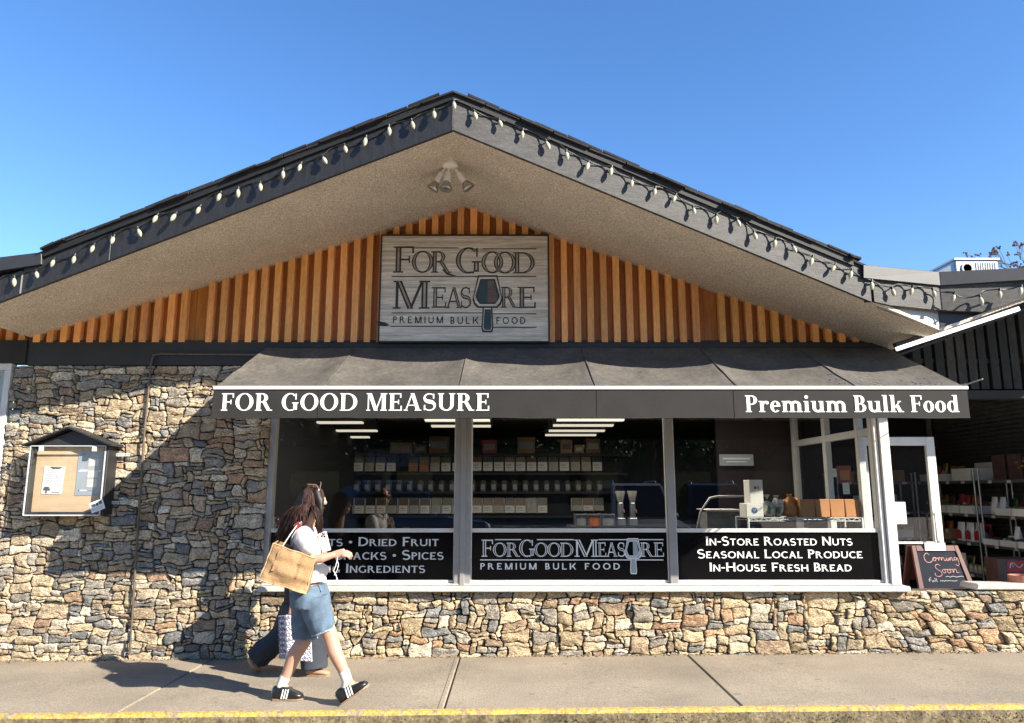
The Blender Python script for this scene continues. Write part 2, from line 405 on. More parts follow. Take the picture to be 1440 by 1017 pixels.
sw = m.build('pavement', MATS['concrete'], bevel=.008, origin=(0, 0, 0)); tag(sw, 'speckled concrete pavement in slabs along the stone wall', 'pavement', kind='structure')
m = MB(); m.hexa([(-11, KY + .06, gz(-11) - .3), (11, KY + .06, gz(11) - .3), (11, D + 6.4, gz(11) - .3), (-11, D + 6.4, gz(-11) - .3)],
                 [(-11, KY + .06, gz(-11) - .014), (11, KY + .06, gz(11) - .014), (11, D + 6.4, gz(11) - .014), (-11, D + 6.4, gz(-11) - .014)])
for a in (-.545,):                                   # tooled lines beside the joint
    m.box(a - .002, a + .002, KY + .08, D - .03, gz(a) - .02, gz(a) + .0015)
tag(m.build('pavement_joints', MATS['groove'], origin=(0, 0, 0)), 'dark grooves between the concrete pavement slabs', 'pavement', kind='structure')
# kerb: ragged yellow edge on a worn concrete face
m = MB(); n = 330; top = []
for k in range(n + 1):
    x = -11 + 22 * k / n; e = noise.noise(Vector((x * 3, 0, 0))) * .012 + noise.noise(Vector((x * 11, 4, 0))) * .006
    top.append((x, e))
def strip(f0, f1):
    for (xa, ea), (xb, eb) in zip(top, top[1:]): m.quad(f0(xa, ea), f0(xb, eb), f1(xb, eb), f1(xa, ea))
strip(lambda x, e: (x, KY - .035 + e * .6, gz(x) - .2), lambda x, e: (x, KY + e, gz(x) - .022))
kb = m.build('kerb', MATS['kerb'], origin=(0, 0, 0), smooth=60); tag(kb, 'worn brown concrete kerb face under the yellow edge', 'kerb', kind='structure')
m = MB()
strip(lambda x, e: (x, KY + e, gz(x) - .022), lambda x, e: (x, KY + .016 + e, gz(x) + .002))
strip(lambda x, e: (x, KY + .016 + e, gz(x) + .002), lambda x, e: (x, KY + .056 + e * .7, gz(x) + .0045))
strip(lambda x, e: (x, KY + .056 + e * .7, gz(x) + .0045), lambda x, e: (x, KY + .064 + e * .7, gz(x) - .01))
yl = m.build('kerb_line', MATS['yellow'], origin=(0, 0, 0), smooth=60); tag(yl, 'worn yellow painted line along the kerb edge', 'kerb line', kind='structure')
rng = random.Random(3)
m = MB()
for k in range(2600):
    x = rng.uniform(-5.5, 5.5); 
    if noise.noise(Vector((x * 1.3, 7, 0))) < -.05 and rng.random() < .8: continue
    up = rng.random() ** 1.6; z = gz(x) - .125 + up * .085; y = KY - .05 + up * .022 - rng.random() * .12 * (1 - up)
    h = rng.uniform(.006, .022); a = rng.uniform(0, 6.3); dx, dy = .006 * math.cos(a), .006 * math.sin(a)
    m.add([(x - dx, y - dy, z), (x + dx, y + dy, z), (x + rng.uniform(-.01, .01), y - .01, z + h)], [(0, 1, 2)])
tag(m.build('kerb_moss', MATS['moss'], origin=(0, 0, 0)), 'green moss and tiny weeds growing along the foot of the kerb', 'moss', kind='stuff')
m = MB()
for k in range(1500):
    x = rng.uniform(-5.5, 5.5); y = KY - .05 - abs(rng.gauss(0, .1)); z = gz(x) - .118 + rng.random() * .012; a = rng.uniform(0, 6.3); l = rng.uniform(.008, .026)
    t = rng.choice([(1, 1, 1), (.6, .5, .4), (1.5, 1.4, 1.1), (1.2, .8, .5), (.5, .45, .4)]); m.tint = t
    u = Vector((math.cos(a), math.sin(a), rng.uniform(-.4, .4))) * l; v = Vector((-math.sin(a), math.cos(a), rng.uniform(-.4, .4))) * l * .5; c = Vector((x, y, z + .006))
    m.add([c - u, c - v * .8, c + u, c + v], [(0, 1, 2, 3)])
tag(m.build('leaf_litter', MATS['leaf_litter'], origin=(0, 0, 0)), 'brown leaf litter and grit lying in the gutter', 'leaf litter', kind='stuff')

m = MB()
for k in range(900):                                       # grit and weeds where the wall meets the paving
    x = rng.uniform(-5.2, 5.2); y = D - .03 - abs(rng.gauss(0, .035)); z = gz(x) + .001; a = rng.uniform(0, 6.3); l = rng.uniform(.004, .016); v = rng.uniform(.3, 1.2); m.tint = (v, v, v * .9)
    u = Vector((math.cos(a), math.sin(a), 0)) * l; w_ = Vector((-math.sin(a), math.cos(a), 0)) * l * .6; c = Vector((x, y, z)); tp = c + Vector((0, 0, l * .8)); q4 = [c - u, c - w_, c + u, c + w_]
    m.add(q4 + [tp], [(0, 1, 4), (1, 2, 4), (2, 3, 4), (3, 0, 4)])
tag(m.build('wall_grit', MATS['leaf_litter'], origin=(0, 0, 0)), 'loose grit and dry bits along the foot of the stone wall', 'grit', kind='stuff')
mat('stain', (.22, .19, .15), .9, .2, 12)
m = MB()
for k in range(75):                                        # trodden gum and oil spots
    x, y = rng.uniform(-5.2, 5.2), rng.uniform(KY + .15, D - .1); r_ = rng.uniform(.006, .022) * (2.2 if rng.random() < .08 else 1); n = 9; P = [(x + r_ * rng.uniform(.7, 1.2) * math.cos(6.283 * q / n) * 1.3, y + r_ * rng.uniform(.7, 1.2) * math.sin(6.283 * q / n)) for q in range(n)]
    m.add([(px, py, gz(px) + .0015) for px, py in P], [tuple(range(n))])
tag(m.build('pavement_spots', MATS['stain'], origin=(0, 0, 0)), 'small dark trodden spots scattered over the pavement', 'spots', kind='stuff')

# ------------------------------------------------------------------ the shop
shop = thing('shop_building', 'stone and cedar gabled shop with wide black roof edge and dark display windows', 'shop', (0, D, 0))
XP, ZP, SL, SR = -.493, 4.56, .317, .356          # gable peak and slopes of the soffit
XVL, XVR = -4.99, 3.90
def zs(x): return ZP - (SL * (XP - x) if x < XP else SR * (x - XP))
def yf(x): return 5.80 + (.168 * (XP - x) if x < XP else .173 * (x - XP))     # prow: the eave runs back from the peak
# ---- rubble stone
PAL = [((.37, .29, .19), 5), ((.46, .38, .26), 4), ((.29, .265, .225), 4), ((.215, .21, .20), 2.4), ((.36, .235, .145), 1.8), ((.52, .46, .36), 2.8), ((.18, .185, .185), 1.3), ((.42, .34, .22), 3.5), ((.28, .21, .145), 1.6)]
def rubble(mb, x0, x1, z0, z1, y, seed, grey=0.0, cell=.031, big=1.0, shear=None, ztop=None):
    rg = random.Random(seed); nx = int((x1 - x0) / cell); nz = int((z1 - z0) / cell); occ = [[0] * nx for _ in range(nz)]
    cx, cz = (x1 - x0) / nx, (z1 - z0) / nz
    def warp(i, j):
        x = x0 + i * cx; z = z0 + j * cz
        fx = min(1, (x - x0) / .08, (x1 - x) / .08) if True else 1; fz = min(1, (z - z0) / .06, (z1 - z) / .06); fx = max(0, fx); fz = max(0, fz)
        p = Vector((x * 4.2, z * 5.5, seed)); q = Vector((x * 13, z * 15, seed + 5))
        dx = noise.noise(p) * .055 + noise.noise(q) * .026; dz = noise.noise(p + Vector((9, 3, 0))) * .046 + noise.noise(q + Vector((3, 9, 0))) * .018
        x2, z2 = x + dx * fx, z + dz * fz
        if shear and x > shear[0]: x2 -= (z - z0) * shear[1] * min(1, (x - shear[0]) / .4) - .12 * min(1, (x - shear[0]) / .4)
        return Vector((x2, 0, z2))
    for j in range(nz):
        for i in range(nx):
            if occ[j][i]: continue
            r = rg.random()
            if r < .055 * big: w_, h_ = rg.randint(6, 10), rg.randint(4, 5)
            elif r < .40: w_, h_ = rg.randint(5, 9), rg.randint(2, 3)
            elif r < .60: w_, h_ = rg.randint(3, 6), 2
            elif r < .90: w_, h_ = rg.randint(3, 8), 1
            else: w_, h_ = rg.randint(2, 3), rg.randint(2, 4)
            w_ = min(w_, nx - i); h_ = min(h_, nz - j)
            ww = 0
            while ww < w_ and not occ[j][i + ww]: ww += 1
            w_ = ww
            ok = 1
            while ok < h_ and all(not occ[j + ok][i + q] for q in range(w_)): ok += 1
            h_ = ok
            for b in range(h_):
                for a in range(w_): occ[j + b][i + a] = 1
            out = []                                             # outline, counter-clockwise
            for a in range(w_ * 2): out.append(warp(i + a / 2, j))
            for b in range(h_ * 2): out.append(warp(i + w_, j + b / 2))
            for a in range(w_ * 2): out.append(warp(i + w_ - a / 2, j + h_))
            for b in range(h_ * 2): out.append(warp(i, j + h_ - b / 2))
            n = len(out); c = sum(out, Vector()) / n
            sd = rg.uniform(0, 99); pts = []
            mnw = min(w_ * cx, h_ * cz)
            for k, p in enumerate(out):
                d = c - p; L_ = d.length
                q = p + d / L_ * (.0038 + .0055 * abs(noise.noise(Vector((p.x * 22, p.z * 22, sd)))) * 1.5)
                pts.append(q)
            pts = [(pts[k - 1] + pts[k] * 3 + pts[(k + 1) % n]) / 5 for k in range(n)]; pts = [p + Vector((rg.uniform(-.0035, .0035), 0, rg.uniform(-.003, .003))) for p in pts]
            col = rg.choices([q[0] for q in PAL], [q[1] for q in PAL])[0]; v = rg.uniform(.78, 1.2)
            if grey: 
                gm = sum(col) / 3; col = tuple(a * (1 - grey) + gm * grey * .95 for a in col)
            mb.tint = tuple(min(1, a * v * 1.72) for a in col)
            dep = rg.uniform(.012, .042); tx, tz = rg.uniform(-.14, .14), rg.uniform(-.16, .10)
            def front(p, dd, am):
                q = Vector((p.x * 17, p.z * 23, sd)); s = noise.noise(q) * .008 + noise.noise(q * 2.6) * .004
                st = math.floor(noise.noise(Vector((p.x * 5 + sd, p.z * 16, sd))) * 4) * .0035
                yy = y - dd + (p.x - c.x) * tx + (p.z - c.z) * tz - (s + st) * am
                return Vector((p.x, min(yy, y + .03), p.z))
            rs = [[Vector((p.x, y + .06, p.z)) for p in pts], [front(p, dep - .012, .5) for p in pts]]
            for f_, dd in ((.93, 0), (.72, -.003), (.42, -.005), (.12, -.005)):
                rs.append([front(c + (p - c) * f_, dep - dd, 1) for p in pts])
            mb.rings(rs)
    mb.tint = (1, 1, 1)
m = MB(); rubble(m, -5.13, -2.45, -.06, 2.835, D, 17, grey=.15, cell=.0305)
me = m.mesh('stone_wall'); link(me, 'stone_wall', [MATS['stone']], shop, smooth=38, label='tall rubble stone wall left of the windows')
m = MB(); rubble(m, -2.45, 5.75, -.04, .60, D, 23, big=1.5, shear=(3.35, .55))
me = m.mesh('stone_wall'); link(me, 'stone_wall', [MATS['stone']], shop, smooth=38, label='low pale rubble stone wall under the windows')
m = MB(); m.box(-5.12, -2.47, D + .035, D + .3, -.2, 2.84); m.box(-2.47, 5.9, D + .035, D + .3, -.2, .585)
m.build('mortar_core', MATS['mortar'], shop)
# ---- dark band board over the stone and windows
m = MB(); m.box(-5.0, 3.92, D - .03, D + .12, 2.838, 3.10); m.build('band_board', MATS['band'], shop, bevel=.006)
m = MB(); m.box(-2.45, 3.92, D + .0, D + .10, 2.42, 2.836); m.build('window_head', MATS['band'], shop)
# ---- cedar boards and battens
m = MB(); rg = random.Random(5); pitch = .1365; x = -4.95; k = 0
while x < 3.86:
    z1 = zs(x + .066) ; v = rg.uniform(.50, .70); m.tint = (v, v * rg.uniform(.74, .84), v * rg.uniform(.35, .5))  # boards behind tinted darker: shade between the battens put into the colour
    m.add([(x, D + .03, 3.07), (x + pitch - .003, D + .03, 3.07), (x + pitch - .003, D + .03, zs(x + pitch) + .04), (x, D + .03, zs(x) + .04)], [(0, 1, 2, 3)])
    skip = abs(x + .033 + 3.22) < .06 or abs(x + .033 - 2.05) < .06
    if not skip:
        v = rg.uniform(1.0, 1.5); m.tint = (v, v * rg.uniform(.95, 1.06), v * rg.uniform(.9, 1.1))
        a, b = x + .004 + rg.uniform(-.003, .003), x + .070 + rg.uniform(-.003, .003)
        m.hexa([(a, D - .040, 3.08), (b, D - .040, 3.08), (b, D + .028, 3.08), (a, D + .028, 3.08)], [(a, D - .040, zs(a) + .03), (b, D - .040, zs(b) + .03), (b, D + .028, zs(b) + .03), (a, D + .028, zs(a) + .03)])
    x += pitch
m.build('wood_siding', MATS['cedar'], shop)
m = MB(); m.add([(-5, D + .08, 3.0), (3.9, D + .08, 3.0), (3.9, D + .08, zs(3.9) + .2), (XP, D + .08, ZP + .2), (-5, D + .08, zs(-5) + .2)], [(0, 1, 2, 3, 4)])
m.build('backing_wall', MATS['band'], shop)
# ---- soffits (stucco), fascias, roof
def soff(xa, xb, n=10):
    m = MB(); P = []
    for k in range(n + 1):
        x = xa + (xb - xa) * k / n; P.append((x, yf(x), zs(x)))
    m.slab(P + [(xb, D + .1, zs(xb)), (xa, D + .1, zs(xa))], (0, 0, .03)); return m
soff(XP, XVL).build('soffit', MATS['stucco'], shop, label='left speckled stucco soffit under the gable')
soff(XP, XVR).build('soffit', MATS['stucco'], shop, label='right speckled stucco soffit under the gable')
FH = .285
def fascia_poly(xa, xb, lo, hi, y0, t):
    m = MB(); a = [(xa, yf(xa) + y0, zs(xa) + lo), (xb, yf(xb) + y0, zs(xb) + lo), (xb, yf(xb) + y0, zs(xb) + hi), (xa, yf(xa) + y0, zs(xa) + hi)]
    m.slab(a, (0, t, 0)); return m
fascia_poly(XP, -3.55, -.018, FH, -.035, .034).build('fascia', MATS['charcoal_left'], shop, bevel=.004, label='left charcoal fascia board from the peak')
fascia_poly(-3.556, -4.40, -.018, FH, -.035, .034).build('fascia', MATS['charcoal_left'], shop, bevel=.004, label='lower left charcoal fascia board')
fascia_poly(-4.41, XVL, -.018, FH * .75, -.035, .034).build('fascia', MATS['charcoal_left'], shop, bevel=.004, label='short fascia board at the left valley')
fascia_poly(XP, 3.21, -.018, FH, -.035, .034).build('fascia', MATS['charcoal_right'], shop, bevel=.004, label='right weathered grey fascia board')
m = MB(); P = []
for xa, xb in ((XP, -4.99), (XP, 3.2)):
    m.slab([(xa, yf(xa) - .06, zs(xa) + FH + .002), (xb, yf(xb) - .06, zs(xb) + FH + .002), (xb, 13.5, zs(xb) + FH + .002), (xa, 13.5, zs(xa) + FH + .002)], (0, 0, .02))
    d = 1 if xb > xa else -1; L_ = abs(xb - xa) - (0.15 if d > 0 else .78); s = 0; rgx = random.Random(9)
    while s < L_:
        l = rgx.uniform(.22, .34); 
        for lay in range(2):
            a = xa + d * (s + lay * .12); b = xa + d * min(s + l + lay * .12 - .008, L_); e = .085 + rgx.uniform(-.012, .018) - lay * .012; t = .014 + rgx.uniform(0, .007); z0 = FH + .022 + lay * .019
            v = rgx.uniform(.5, 1.5); m.tint = (v, v, v * 1.05); tl = rgx.uniform(-.006, .012)
            m.slab([(a, yf(a) - e, zs(a) + z0 + tl), (b, yf(b) - e, zs(b) + z0), (b, yf(b) + .4, zs(b) + z0), (a, yf(a) + .4, zs(a) + z0)], (0, 0, t))
        s += l
m.tint = (1, 1, 1); m.build('roof', MATS['shingle'], shop)
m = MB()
for xa, xb in ((XP, -4.21), (XP, 3.05)):                    # black strip standing in for the shadow under the shingles
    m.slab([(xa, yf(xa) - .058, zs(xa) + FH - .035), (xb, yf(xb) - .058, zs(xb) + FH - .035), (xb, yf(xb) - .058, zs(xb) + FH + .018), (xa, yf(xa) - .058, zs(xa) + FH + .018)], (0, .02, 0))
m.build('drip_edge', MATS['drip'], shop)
def plate(pts, t, name, mt, label=None, par=shop, bev=.003):
    mm = MB(); mm.slab(pts, (0, t, 0)); return mm.build(name, mt, par, bevel=bev, label=label)
# left valley flashing and the parapet over it
plate([(-4.205, 6.36, 3.562), (-4.97, 6.47, 3.485), (-4.97, 6.47, 3.625), (-4.217, 6.36, 3.676)], .05, 'flashing', MATS['flashing'], 'dark metal flashing over the left valley')
plate([(-4.975, 6.50, 3.115), (-7.2, 6.13, 3.82), (-7.2, 6.13, 4.12), (-4.975, 6.50, 3.42)], .03, 'valley_fascia', MATS['charcoal_left'], 'charcoal fascia beyond the left valley')
m = MB(); m.box(-4.412, -4.398, yf(-4.4) - .037, yf(-4.4), zs(-4.4) - .012, zs(-4.4) + .19); m.build('joint_strip', MATS['alu'], shop)
# right valley: flashing, level fascia, pale closing panel
YV = yf(XVR)
m = MB(); m.box(3.17, 3.27, yf(3.2) + .002, yf(3.2) + .03, zs(3.22) - .0, zs(3.22) + .25); m.build('fascia_gap_filler', MATS['drip'], shop)
plate([(3.128, 6.355, 3.434), (3.90, YV - .05, 3.408), (3.90, YV - .05, 3.538), (3.137, 6.355, 3.556)], .05, 'flashing', MATS['flashing'], 'dark flashing left of the right valley seam')
plate([(3.902, YV - .05, 3.408), (4.72, 6.35, 3.425), (4.72, 6.35, 3.535), (3.902, YV - .05, 3.538)], .05, 'flashing', MATS['flashing'], 'dark flashing right of the right valley seam')
plate([(3.235, yf(3.235) - .03, 3.232), (3.385, yf(3.385) - .03, 3.205), (3.898, YV - .03, 3.178), (3.898, YV - .03, 3.408), (3.235, yf(3.235) - .03, 3.436)], .03, 'valley_fascia', MATS['charcoal_right'], 'level grey fascia left of the valley seam, with a mossy stain')
plate([(3.904, YV - .03, 3.178), (4.25, YV - .09, 3.150), (4.90, YV - .2, 3.37), (4.90, YV - .2, 3.44), (3.904, YV - .03, 3.408)], .03, 'valley_fascia', MATS['charcoal_right'], 'level grey fascia right of the valley seam')
plate([(3.30, yf(3.3) + .03, 3.19), (3.90, YV + .03, 3.01), (3.90, YV + .03, 3.20), (3.30, yf(3.3) + .03, 3.24)], .02, 'valley_panel', MATS['alu'], 'pale panel closing the valley, left half')
plate([(3.904, YV + .03, 3.01), (4.45, YV - .04, 3.20), (4.45, YV - .04, 3.22), (3.904, YV + .03, 3.20)], .02, 'valley_panel', MATS['flashing'], 'grey panel closing the valley, right half')
# ---- windows
GY = D + .045
WX = [(-2.44, -.570), (-.412, 1.555), (1.632, 3.665)]
m = MB(); m.box(-2.46, -2.405, D - .005, D + .12, .655, 2.42); m.build('jamb', MATS['alu'], shop, bevel=.004)
m = MB(); m.box(-.572, -.410, D - .02, D + .14, .655, 2.42); m.box(-.515, -.467, D - .035, D - .0201, .655, 2.42); m.build('window_post', MATS['alu'], shop, bevel=.004, label='wide grey post between the first and second windows')
m = MB(); m.box(1.555, 1.632, D - .012, D + .12, .655, 2.42); m.build('window_post', MATS['alu'], shop, bevel=.004, label='slim grey post between the second and third windows')
m = MB(); m.box(3.665, 3.705, D - .01, D + .12, .655, 2.42); m.box(3.715, 3.81, D - .035, D + .16, .66, 2.55); m.build('corner_post', MATS['white_paint'], shop, bevel=.005)
m = MB(); m.box(-2.46, 3.86, D - .10, D + .14, .602, .655); m.box(-2.46, 3.82, D - .03, D + .12, .6555, .672)
m.build('sill', MATS['sill'], shop, bevel=.008)
RZ = at(720, 745.5, GY).z; PB = at(720, 815.5, GY).z
win_names = ['left display window with nuts and spices lettering', 'middle display window with the shop name lettering', 'right display window with bread and produce lettering']
WIN = []
for (xa, xb), lb in zip(WX, win_names):
    m = MB(); e = .012
    m.box(xa, xb, GY - .025, GY + .03, PB - .045, PB); m.box(xa, xb, GY - .022, GY + .028, RZ - .022, RZ + .014)
    m.box(xa, xa + e, GY - .02, GY + .02, PB + .001, RZ - .023); m.box(xb - e, xb, GY - .02, GY + .02, PB + .001, RZ - .023)
    m.box(xa, xa + e, GY - .02, GY + .02, RZ + .015, 2.42); m.box(xb - e, xb, GY - .02, GY + .02, RZ + .015, 2.42)
    wn = m.build('window', MATS['alu_pale'], shop, bevel=.003, label=lb); WIN.append(wn)
    m = MB(); m.quad((xa + e, GY, RZ), (xb - e, GY, RZ), (xb - e, GY, 2.42), (xa + e, GY, 2.42)); m.build('pane', GLASS, wn)
    m = MB(); m.box(xa + e, xb - e, GY + .002, GY + .012, PB, RZ - .02); m.build('sign_panel', MATS['black_vinyl'], wn)
LY = GY + .0015
def wl(win, txt, st, u0, u1, v0, v1, mt, caps=.78, track=.1, space=.42):
    p0 = at(u0, v1, LY); p1 = at(u1, v0, LY); m = MB(); letters(m, txt, st, p0.x, p1.x, p0.z, p1.z, LY, caps, track, space)
    return m.build('lettering', mt, win)
wl(WIN[0], 'Nuts • Dried Fruit', COPP, 433, 617, 755.5, 768, MATS['pale_vinyl'])
wl(WIN[0], 'Snacks • Spices', COPP, 470, 624, 774, 787, MATS['pale_vinyl'])
wl(WIN[0], 'Baking Ingredients', COPP, 413, 598, 793, 805.5, MATS['pale_vinyl'])
wl(WIN[2], 'In-Store Roasted Nuts', COPP, 993, 1198, 755, 767, MATS['white_vinyl'])
wl(WIN[2], 'Seasonal Local Produce', COPP, 981, 1212, 773, 785, MATS['white_vinyl'])
wl(WIN[2], 'In-House Fresh Bread', COPP, 998, 1197, 791.5, 803.5, MATS['white_vinyl'])
def scoop(win, P, y, outl, fill, hand, par, nm='scoop_emblem'):
    """P(u,v): emblem units -> x,z.  a flat grain scoop seen from above standing in for the letter U"""
    def blade(k):                          # k = inset
        pts = []
        for a, b in ((-.36 + k * .8, 1 - k), (.36 - k * .8, 1 - k), (.56 - k, .30 + k), (.50 - k, .16 + k), (.36 - k * .7, .06 + k), (-.36 + k * .7, .06 + k), (-.50 + k, .16 + k), (-.56 + k, .30 + k)): pts.append(P(a, b))
        return pts
    def hnd(k): return [P(a, b) for a, b in ((-.15 + k, .06), (.15 - k, .06), (.19 - k, -.50), (.15 - k, -.60 + k), (-.15 + k, -.60 + k), (-.19 + k, -.50))]
    m = MB(); m.add([(x, y - .0030, z) for x, z in blade(0)], [tuple(range(8))]); m.add([(x, y - .0031, z) for x, z in hnd(-.03)], [tuple(range(6))])
    o = m.build(nm, outl, par)
    m = MB(); m.add([(x, y - .0040, z) for x, z in blade(.05)], [tuple(range(8))]); m.add([(x, y - .0041, z) for x, z in hnd(.02)], [tuple(range(6))]); m.build(nm + '_rim', hand, par)
    m = MB(); m.add([(x, y - .0046, z) for x, z in blade(.11)], [tuple(range(8))]); m.build(nm + '_line', outl, par)
    m = MB(); m.add([(x, y - .0052, z) for x, z in blade(.15)], [tuple(range(8))]); m.build(nm + '_blade', fill[0], par)
    m = MB(); m.add([(x, y - .0058, z) for x, z in [P(.0, .84), P(.22, .84), P(.37, .30), P(.33, .22), P(.0, .22)]], [tuple(range(5))]); m.build(nm + '_face', fill[1], par)
    return o
# shop name on the middle window
mat('vinyl_blue', (.34, .42, .45), .4, .1, 6)
p = lambda u, v: (at(u, v, LY).x, at(u, v, LY).z)
mo, mi = MB(), MB()
def wl2(txt, u0, u1, v0, v1, caps=.82, track=.03, space=.2):
    a = at(u0, v1, LY); b = at(u1, v0, LY); letters(mo, txt, TRAJ, a.x, b.x, a.z, b.z, LY, caps, track, space, mbi=mi)
wl2('For', 677, 731, 759, 783, track=.0); wl2('Good', 730, 806, 759, 783, track=-.04); wl2('M', 808, 841, 759, 783); wl2('EAS', 841, 879, 763, 783); wl2('RE', 901, 933, 763, 783)
for u0, u1, v in ((696, 733, 759), (755, 807, 759), (842, 883, 759), (899, 933, 759), (675, 933, 787.5)):
    a = at(u0, v + .7, LY); b = at(u1, v - .7, LY); mo.quad((a.x, LY - .0004, a.z), (b.x, LY - .0004, a.z), (b.x, LY - .0004, b.z), (a.x, LY - .0004, b.z))
mo.build('lettering', MATS['white_vinyl'], WIN[1]); mi.build('lettering_inline', MATS['black_vinyl'], WIN[1])
wl(WIN[1], 'PREMIUM BULK FOOD', SANS, 675.5, 871.5, 792, 801, MATS['white_vinyl'], track=.42, space=.75)
c0 = at(890.5, 786, LY); s_ = (at(890.5, 757, LY).z - c0.z) / .94
scoop(WIN[1], lambda a, b: (c0.x + a * s_ * .72, c0.z + (b - .06) * s_), LY, MATS['white_vinyl'], (MATS['black_vinyl'], MATS['vinyl_blue']), MATS['vinyl_blue'], WIN[1])
# ---- the room inside
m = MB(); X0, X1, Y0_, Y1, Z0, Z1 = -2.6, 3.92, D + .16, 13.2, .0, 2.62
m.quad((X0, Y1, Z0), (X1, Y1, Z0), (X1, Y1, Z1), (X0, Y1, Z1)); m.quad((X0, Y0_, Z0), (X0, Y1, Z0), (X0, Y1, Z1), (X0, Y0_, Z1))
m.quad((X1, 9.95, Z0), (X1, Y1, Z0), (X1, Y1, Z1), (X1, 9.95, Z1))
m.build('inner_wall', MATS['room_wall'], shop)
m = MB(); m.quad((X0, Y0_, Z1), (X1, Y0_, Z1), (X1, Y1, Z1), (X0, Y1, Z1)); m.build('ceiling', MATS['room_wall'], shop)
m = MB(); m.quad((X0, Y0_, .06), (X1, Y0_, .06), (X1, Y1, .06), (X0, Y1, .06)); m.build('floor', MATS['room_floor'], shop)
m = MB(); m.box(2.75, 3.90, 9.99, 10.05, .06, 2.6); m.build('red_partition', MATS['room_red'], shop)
# glazed side wall of the shop towards the passage
m = MB(); SX = 3.735
for ya, yb in ((D + .17, D + .22), (8.02, 8.09), (8.86, 8.95), (9.85, 9.94)): m.box(SX, SX + .07, ya, yb, .06, 2.62)
for ya, yb in ((D + .221, 8.019), (8.091, 8.859), (8.951, 9.849)):
    m.box(SX + .005, SX + .065, ya, yb, .06, .16); m.box(SX + .005, SX + .065, ya, yb, 2.14, 2.22)
m.box(SX + .005, SX + .065, 8.951, 9.849, 1.05, 1.10)
sidew = m.build('side_window', MATS['alu_pale'], shop, bevel=.004, label='glazed side wall towards the passage')
m = MB(); m.quad((SX + .035, 8.95, .16), (SX + .035, 9.85, .16), (SX + .035, 9.85, 2.6), (SX + .035, 8.95, 2.6)); m.build('pane', GLASS, sidew)
# open door, folded back parallel to the front
DY = 8.2
m = MB(); dl, dr, dt, db = 3.83, 4.665, 2.155, .12
m.box(dl, dl + .085, DY, DY + .045, db, dt); m.box(dr - .095, dr, DY, DY + .045, db, dt); m.box(dl + .0851, dr - .0951, DY + .001, DY + .044, dt - .095, dt); m.box(dl + .0851, dr - .0951, DY + .001, DY + .044, db, db + .22)
m.box(dl + .0851, dr - .0951, DY + .004, DY + .04, 1.0, 1.025)
door = m.build('door', MATS['white_paint'], shop, bevel=.004, label='open white framed glass door')
m = MB(); m.quad((dl + .08, DY + .02, db + .2), (dr - .09, DY + .02, db + .2), (dr - .09, DY + .02, dt - .09), (dl + .08, DY + .02, dt - .09)); m.build('pane', GLASS, door)
m = MB(); hx = dr - .075; m.tube([(hx + .03, DY, 1.335), (hx, DY - .05, 1.335), (hx - .03, DY - .06, 1.32), (hx - .03, DY - .06, 1.05), (hx, DY - .05, 1.03), (hx + .03, DY, 1.03)], .011, 10); m.build('handle', MATS['alu_pale'], door, smooth=60)
# ------------------------------------------------------------------ awning
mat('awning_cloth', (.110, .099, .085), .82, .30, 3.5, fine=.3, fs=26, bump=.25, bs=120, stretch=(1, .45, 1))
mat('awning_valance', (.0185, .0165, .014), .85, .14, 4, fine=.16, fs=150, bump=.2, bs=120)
mat('white_letter', (.84, .83, .80), .6, .05, 6)
AY = 6.2; AXL, AXR = -2.52, 3.845; AZF, AZB = 2.425, 3.035
aw = thing('awning', 'black fabric awning with white lettered valance over the shop windows', 'awning', (.66, D - .03, AZB))
ribs = [AXL, -1.62, -.45, .72, 1.92, 2.95, AXR]
m = MB(); NX, NY = 132, 18; vs = []
for j in range(NY + 1):
    f = j / NY
    for i in range(NX + 1):
        x = AXL + (AXR - AXL) * i / NX
        for a, b in zip(ribs, ribs[1:]):
            if a <= x <= b + 1e-6: u = (x - a) / (b - a); break
        sag = (4 * u * (1 - u)) ** .8 * math.sin(math.pi * min(1, f * 1.0)) ** .8 * .075
        wr = noise.noise(Vector((x * 2.4 + f * 2.2, f * 5, 3))) * .018 * math.sin(math.pi * f) + noise.noise(Vector((x * 9 - f * 5, f * 4, 8))) * .006 * math.sin(math.pi * f)
        vs.append((x, AY + (D - .03 - AY) * f, AZF + (AZB - AZF) * f - sag + wr))
VT = list(vs)
m.add(vs, [(j * (NX + 1) + i, j * (NX + 1) + i + 1, (j + 1) * (NX + 1) + i + 1, (j + 1) * (NX + 1) + i) for j in range(NY) for i in range(NX)])
for x in ribs[1:-1]:                                       # sewn seams
    k0 = int(round((x - AXL) / (AXR - AXL) * NX)); pts = [Vector(vs[j * (NX + 1) + k0]) + Vector((0, 0, .003)) for j in range(NY + 1)]; m.tube(pts, .005, 6)
m.build('fabric_top', MATS['awning_cloth'], aw, smooth=70)
def vy(x, f): return AY - .004 + noise.noise(Vector((x * 1.3, 0, 2))) * .013 * f + noise.noise(Vector((x * 6, f, 4))) * .005 * f
m = MB(); vs = []; NX = 160; NZ = 6
for j in range(NZ + 1):
    for i in range(NX + 1):
        x = AXL + (AXR - AXL) * i / NX; f = j / NZ
        vs.append((x, vy(x, f), 2.408 - .236 * f + noise.noise(Vector((x * 2.4, 0, 9))) * .007 * f))
m.add(vs, [(j * (NX + 1) + i, j * (NX + 1) + i + 1, (j + 1) * (NX + 1) + i + 1, (j + 1) * (NX + 1) + i) for j in range(NZ) for i in range(NX)])
for x in (-1.63, -.44, .715, 1.87): m.tube([(x, vy(x, f) - .001, 2.407 - .232 * f) for f in (0, .25, .5, .75, 1)], .0028, 5)
